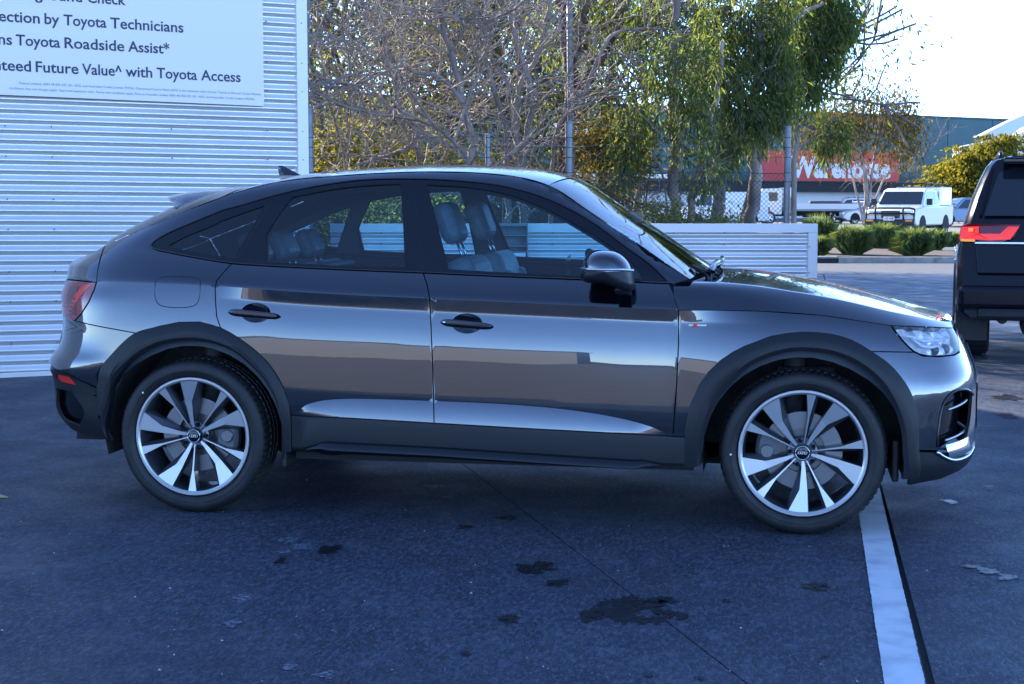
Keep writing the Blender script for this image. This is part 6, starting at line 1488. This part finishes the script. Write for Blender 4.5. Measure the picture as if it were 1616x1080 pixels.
mb = MB(); mb.box(2.87, 2.93, -.85, .85, .62, .82); mb.build('bumper', M['trim_black'], tk)
# ---------------------------------------------------------------- black wagon at the right edge, seen from behind
sv = thing('black_wagon', 'glossy black four-wheel-drive wagon seen from behind at the right edge, brake lamp lit', 'car', px(1687, 13.55)+Vector((0, 0, 0)), R(-6.5))
def svp(w_, z): return w_
RO = [(.90, .42), (.965, .47), (.985, .60), (.99, .80), (.985, .98), (.965, 1.10), (.945, 1.20), (.925, 1.28), (.90, 1.36), (.86, 1.50), (.80, 1.66), (.745, 1.78), (.70, 1.835), (.55, 1.875), (.0, 1.90)]
def ry(z):  return lerp_tab([(.4, -.02), (.62, -.06), (.80, -.055), (.86, .0), (1.2, .03), (1.36, .06), (1.85, .32), (1.9, .42)], z)
mb = MB(); rows = []
for k, yy in enumerate((0, .05, .18, .5, 1.2, 2.2, 3.0, 3.3)):
    row = []
    for w_, z in RO:
        wz = w_*(1-.06*(k == 0)-.012*(k == 1)); y = ry(z)+yy+(.0 if k else .0)
        row.append((-wz, y, z))
    for w_, z in RO[::-1][1:]:
        wz = w_*(1-.06*(k == 0)-.012*(k == 1)); row.append((wz, ry(z)+yy, z))
    rows.append(row)
mb.grid(rows); n_ = len(rows[0]); mb.f.append(tuple(range(n_)))
mb.build('body_shell', M['v_black'], sv, True, angle=38)
mb = MB(); mb.box(-.93, .93, 3.2, 4.6, .45, 1.18); mb.build('bonnet', M['v_black'], sv, bevel=.08, seg=3)
def plate3(name, pts, m, dy=-.008, th=.02, bev=0., par=sv):
    a = [(x, ry(z)+dy-(.02 if False else 0)+max(0, (abs(x)-.86))*.6, z) for x, z in pts]; b = [(p[0], p[1]+th, p[2]) for p in a]; n = len(a)
    mb = MB(); mb.add(a+b, [tuple(range(n)), tuple(range(2*n-1, n-1, -1))]+[(i, i+n, (i+1) % n+n, (i+1) % n) for i in range(n)]); return mb.build(name, m, par, bevel=bev)
plate3('rear_window', [(-.755, 1.335), (.755, 1.335), (.64, 1.72), (.52, 1.765), (-.52, 1.765), (-.64, 1.72)], M['black_glass'], -.012)
mb = MB(); mb.box(-.60, .60, .10, .40, 1.80, 1.86); mb.build('roof_spoiler', M['v_black'], sv, bevel=.02)
for s in (-1, 1):
    mb = MB(); mb.tube([(s*.62, .50, 1.86), (s*.62, .62, 1.915), (s*.62, 2.9, 1.915), (s*.62, 3.0, 1.86)], .02, 8); mb.build('roof_rail', M['trim_black'], sv, True)
red_on = mat('lit_lamp_and_reflector_glow', (.7, .01, .01), .25, emit=(1.0, .03, .015), estr=.10); amb_on = mat('lit_amber_lamp', (.8, .3, .02), .3, emit=(1.0, .32, .03), estr=.09)
for s in (-1, 1):
    q = lambda P: [(-x*s*-1 if s < 0 else -x, z) for x, z in P]
    def mir(P): return [(x if s < 0 else -x, z) for x, z in P]
    L1 = plate3('tail_light', mir([(-.975, 1.10), (-.955, 1.245), (-.90, 1.265), (-.44, 1.265), (-.50, 1.14), (-.60, 1.10)]), M['red_dark'], -.035, .05, .012)
    plate3('brake_strip', mir([(-.965, 1.13), (-.95, 1.235), (-.80, 1.24), (-.80, 1.175), (-.62, 1.175), (-.55, 1.24), (-.455, 1.24), (-.53, 1.125), (-.70, 1.115)]), red_on, -.046, .012, 0, L1)
    plate3('lamp_cluster', mir([(-.89, 1.195), (-.89, 1.225), (-.85, 1.225), (-.85, 1.195)]), amb_on, -.055, .01, 0, L1)
    plate3('indicator', mir([(-.955, 1.105), (-.957, 1.128), (-.83, 1.124), (-.83, 1.103)]), amb_on, -.055, .01, 0, L1)
    plate3('rear_reflector', mir([(-.93, .565), (-.94, .60), (-.79, .60), (-.80, .565)]), red_on, -.018, .012)  # passive reflector, its glow borrowed from the lit brake lamp
    mb = MB(); y0 = -.03; x = s*.845; w_ = bpy.data.objects.new('wheel', None); link(w_, sv); w_.location = (s*.96, .95, .40); w_.rotation_euler = (0, 0, R(90)*s)
    mb.lathe([(.24, .0), (.37, -.01), (.392, .02), (.40, .06), (.40, .22), (.39, .26), (.36, .285), (.24, .26)], 64, jitter=lambda k, j: -.01 if (j in (2, 3, 4, 5) and k % 2) else 0); mb.build('tyre', M['rubber'], w_, True, angle=30)
    mb = MB(); mb.lathe([(0, .10), (.23, .04), (.245, .0)], 32); mb.build('rim', M['satin_chrome'], w_, True, angle=30)
    mb = MB(); mb.box(*sorted((s*.70, s*.985)), .42, .46, .17, .52); mb.build('mud_flap', M['rubber'], sv, bevel=.01)
    mb = MB(); rows = []
    for k in range(15):
        a = R(-8+196*k/14); rows.append([(s*(.992), .95-.50*math.cos(a), .42+.50*math.sin(a)), (s*(1.012), .95-.49*math.cos(a), .42+.49*math.sin(a)), (s*.99, .95-.44*math.cos(a), .42+.44*math.sin(a))])
    mb.grid(rows, flip=(s > 0)); mb.build('arch_flare', M['v_black'], sv, True, angle=40)
plate3('tailgate_panel', [(-.80, .82), (.80, .82), (.83, 1.08), (-.83, 1.08)], M['v_black'], -.015, .02, .01)
plate3('tailgate_strip', [(-.83, 1.085), (.83, 1.085), (.83, 1.10), (-.83, 1.10)], M['satin_chrome'], -.012, .01)
plate3('number_plate', [(-.26, .90), (.26, .90), (.26, 1.03), (-.26, 1.03)], M['sign_white'], -.03, .01)
mb = MB(); mb.box(-.965, .965, -.10, .2, .50, .71); mb.build('bumper', M['v_black'], sv, bevel=.05, seg=3)
mb = MB(); mb.box(-.80, .80, -.085, .3, .40, .52); mb.build('lower_bumper', M['plastic'], sv, bevel=.04, seg=2)
mb = MB(); mb.tube([(-.58, -.04, .42), (-.58, .5, .42)], [.05, .05], 20, cap=False); mb.tube([(-.58, -.035, .42), (-.58, .4, .42)], [.043, .043], 20); mb.build('exhaust_pipe', M['steel'], sv, True)
mb = MB(); mb.tube([(-.8, .95, .40), (.8, .95, .40)], .06, 12); mb.tube([(0, .95, .40), (0, 1.1, .40)], .16, 16); mb.box(-.6, .6, .3, 3.2, .42, .5); mb.tube([(-.30, .5, .30), (-.30, 1.0, .30)], .1, 12); mb.build('underbody', M['dark'], sv)
plate3('door_handle_recess', [(-.28, 1.05), (.28, 1.05), (.26, 1.08), (-.26, 1.08)], M['gloss_black'], -.028, .01)
mb = MB(); mb.box(-.35, .35, .02, .06, 1.745, 1.765); mb.build('high_brake_lamp', M['red_dark'], sv)
for s in (-1, 1):
    mb = MB(); rows = [[(s*(.80-.10*t), ry(1.34+.42*t)-.012, 1.34+.42*t), (s*(.775-.10*t), ry(1.34+.42*t)-.016, 1.34+.42*t)] for t in [k/6 for k in range(7)]]
    mb.grid(rows, flip=(s < 0)); mb.build('window_edge', M['v_black'], sv, True)
    mb = MB(); mb.tube([(s*.992, .40, 1.00), (s*1.000, 1.5, 1.00), (s*.998, 3.0, .99)], .006, 6); mb.build('side_moulding', M['satin_chrome'], sv, True)
mb = MB(); mb.tube([(.30, .10, 1.36), (.0, .09, 1.375), (-.30, .09, 1.37)], .008, 6); mb.tube([(.30, .10, 1.35), (.30, .12, 1.36)], .02, 10); mb.build('rear_wiper', M['trim_black'], sv, True)
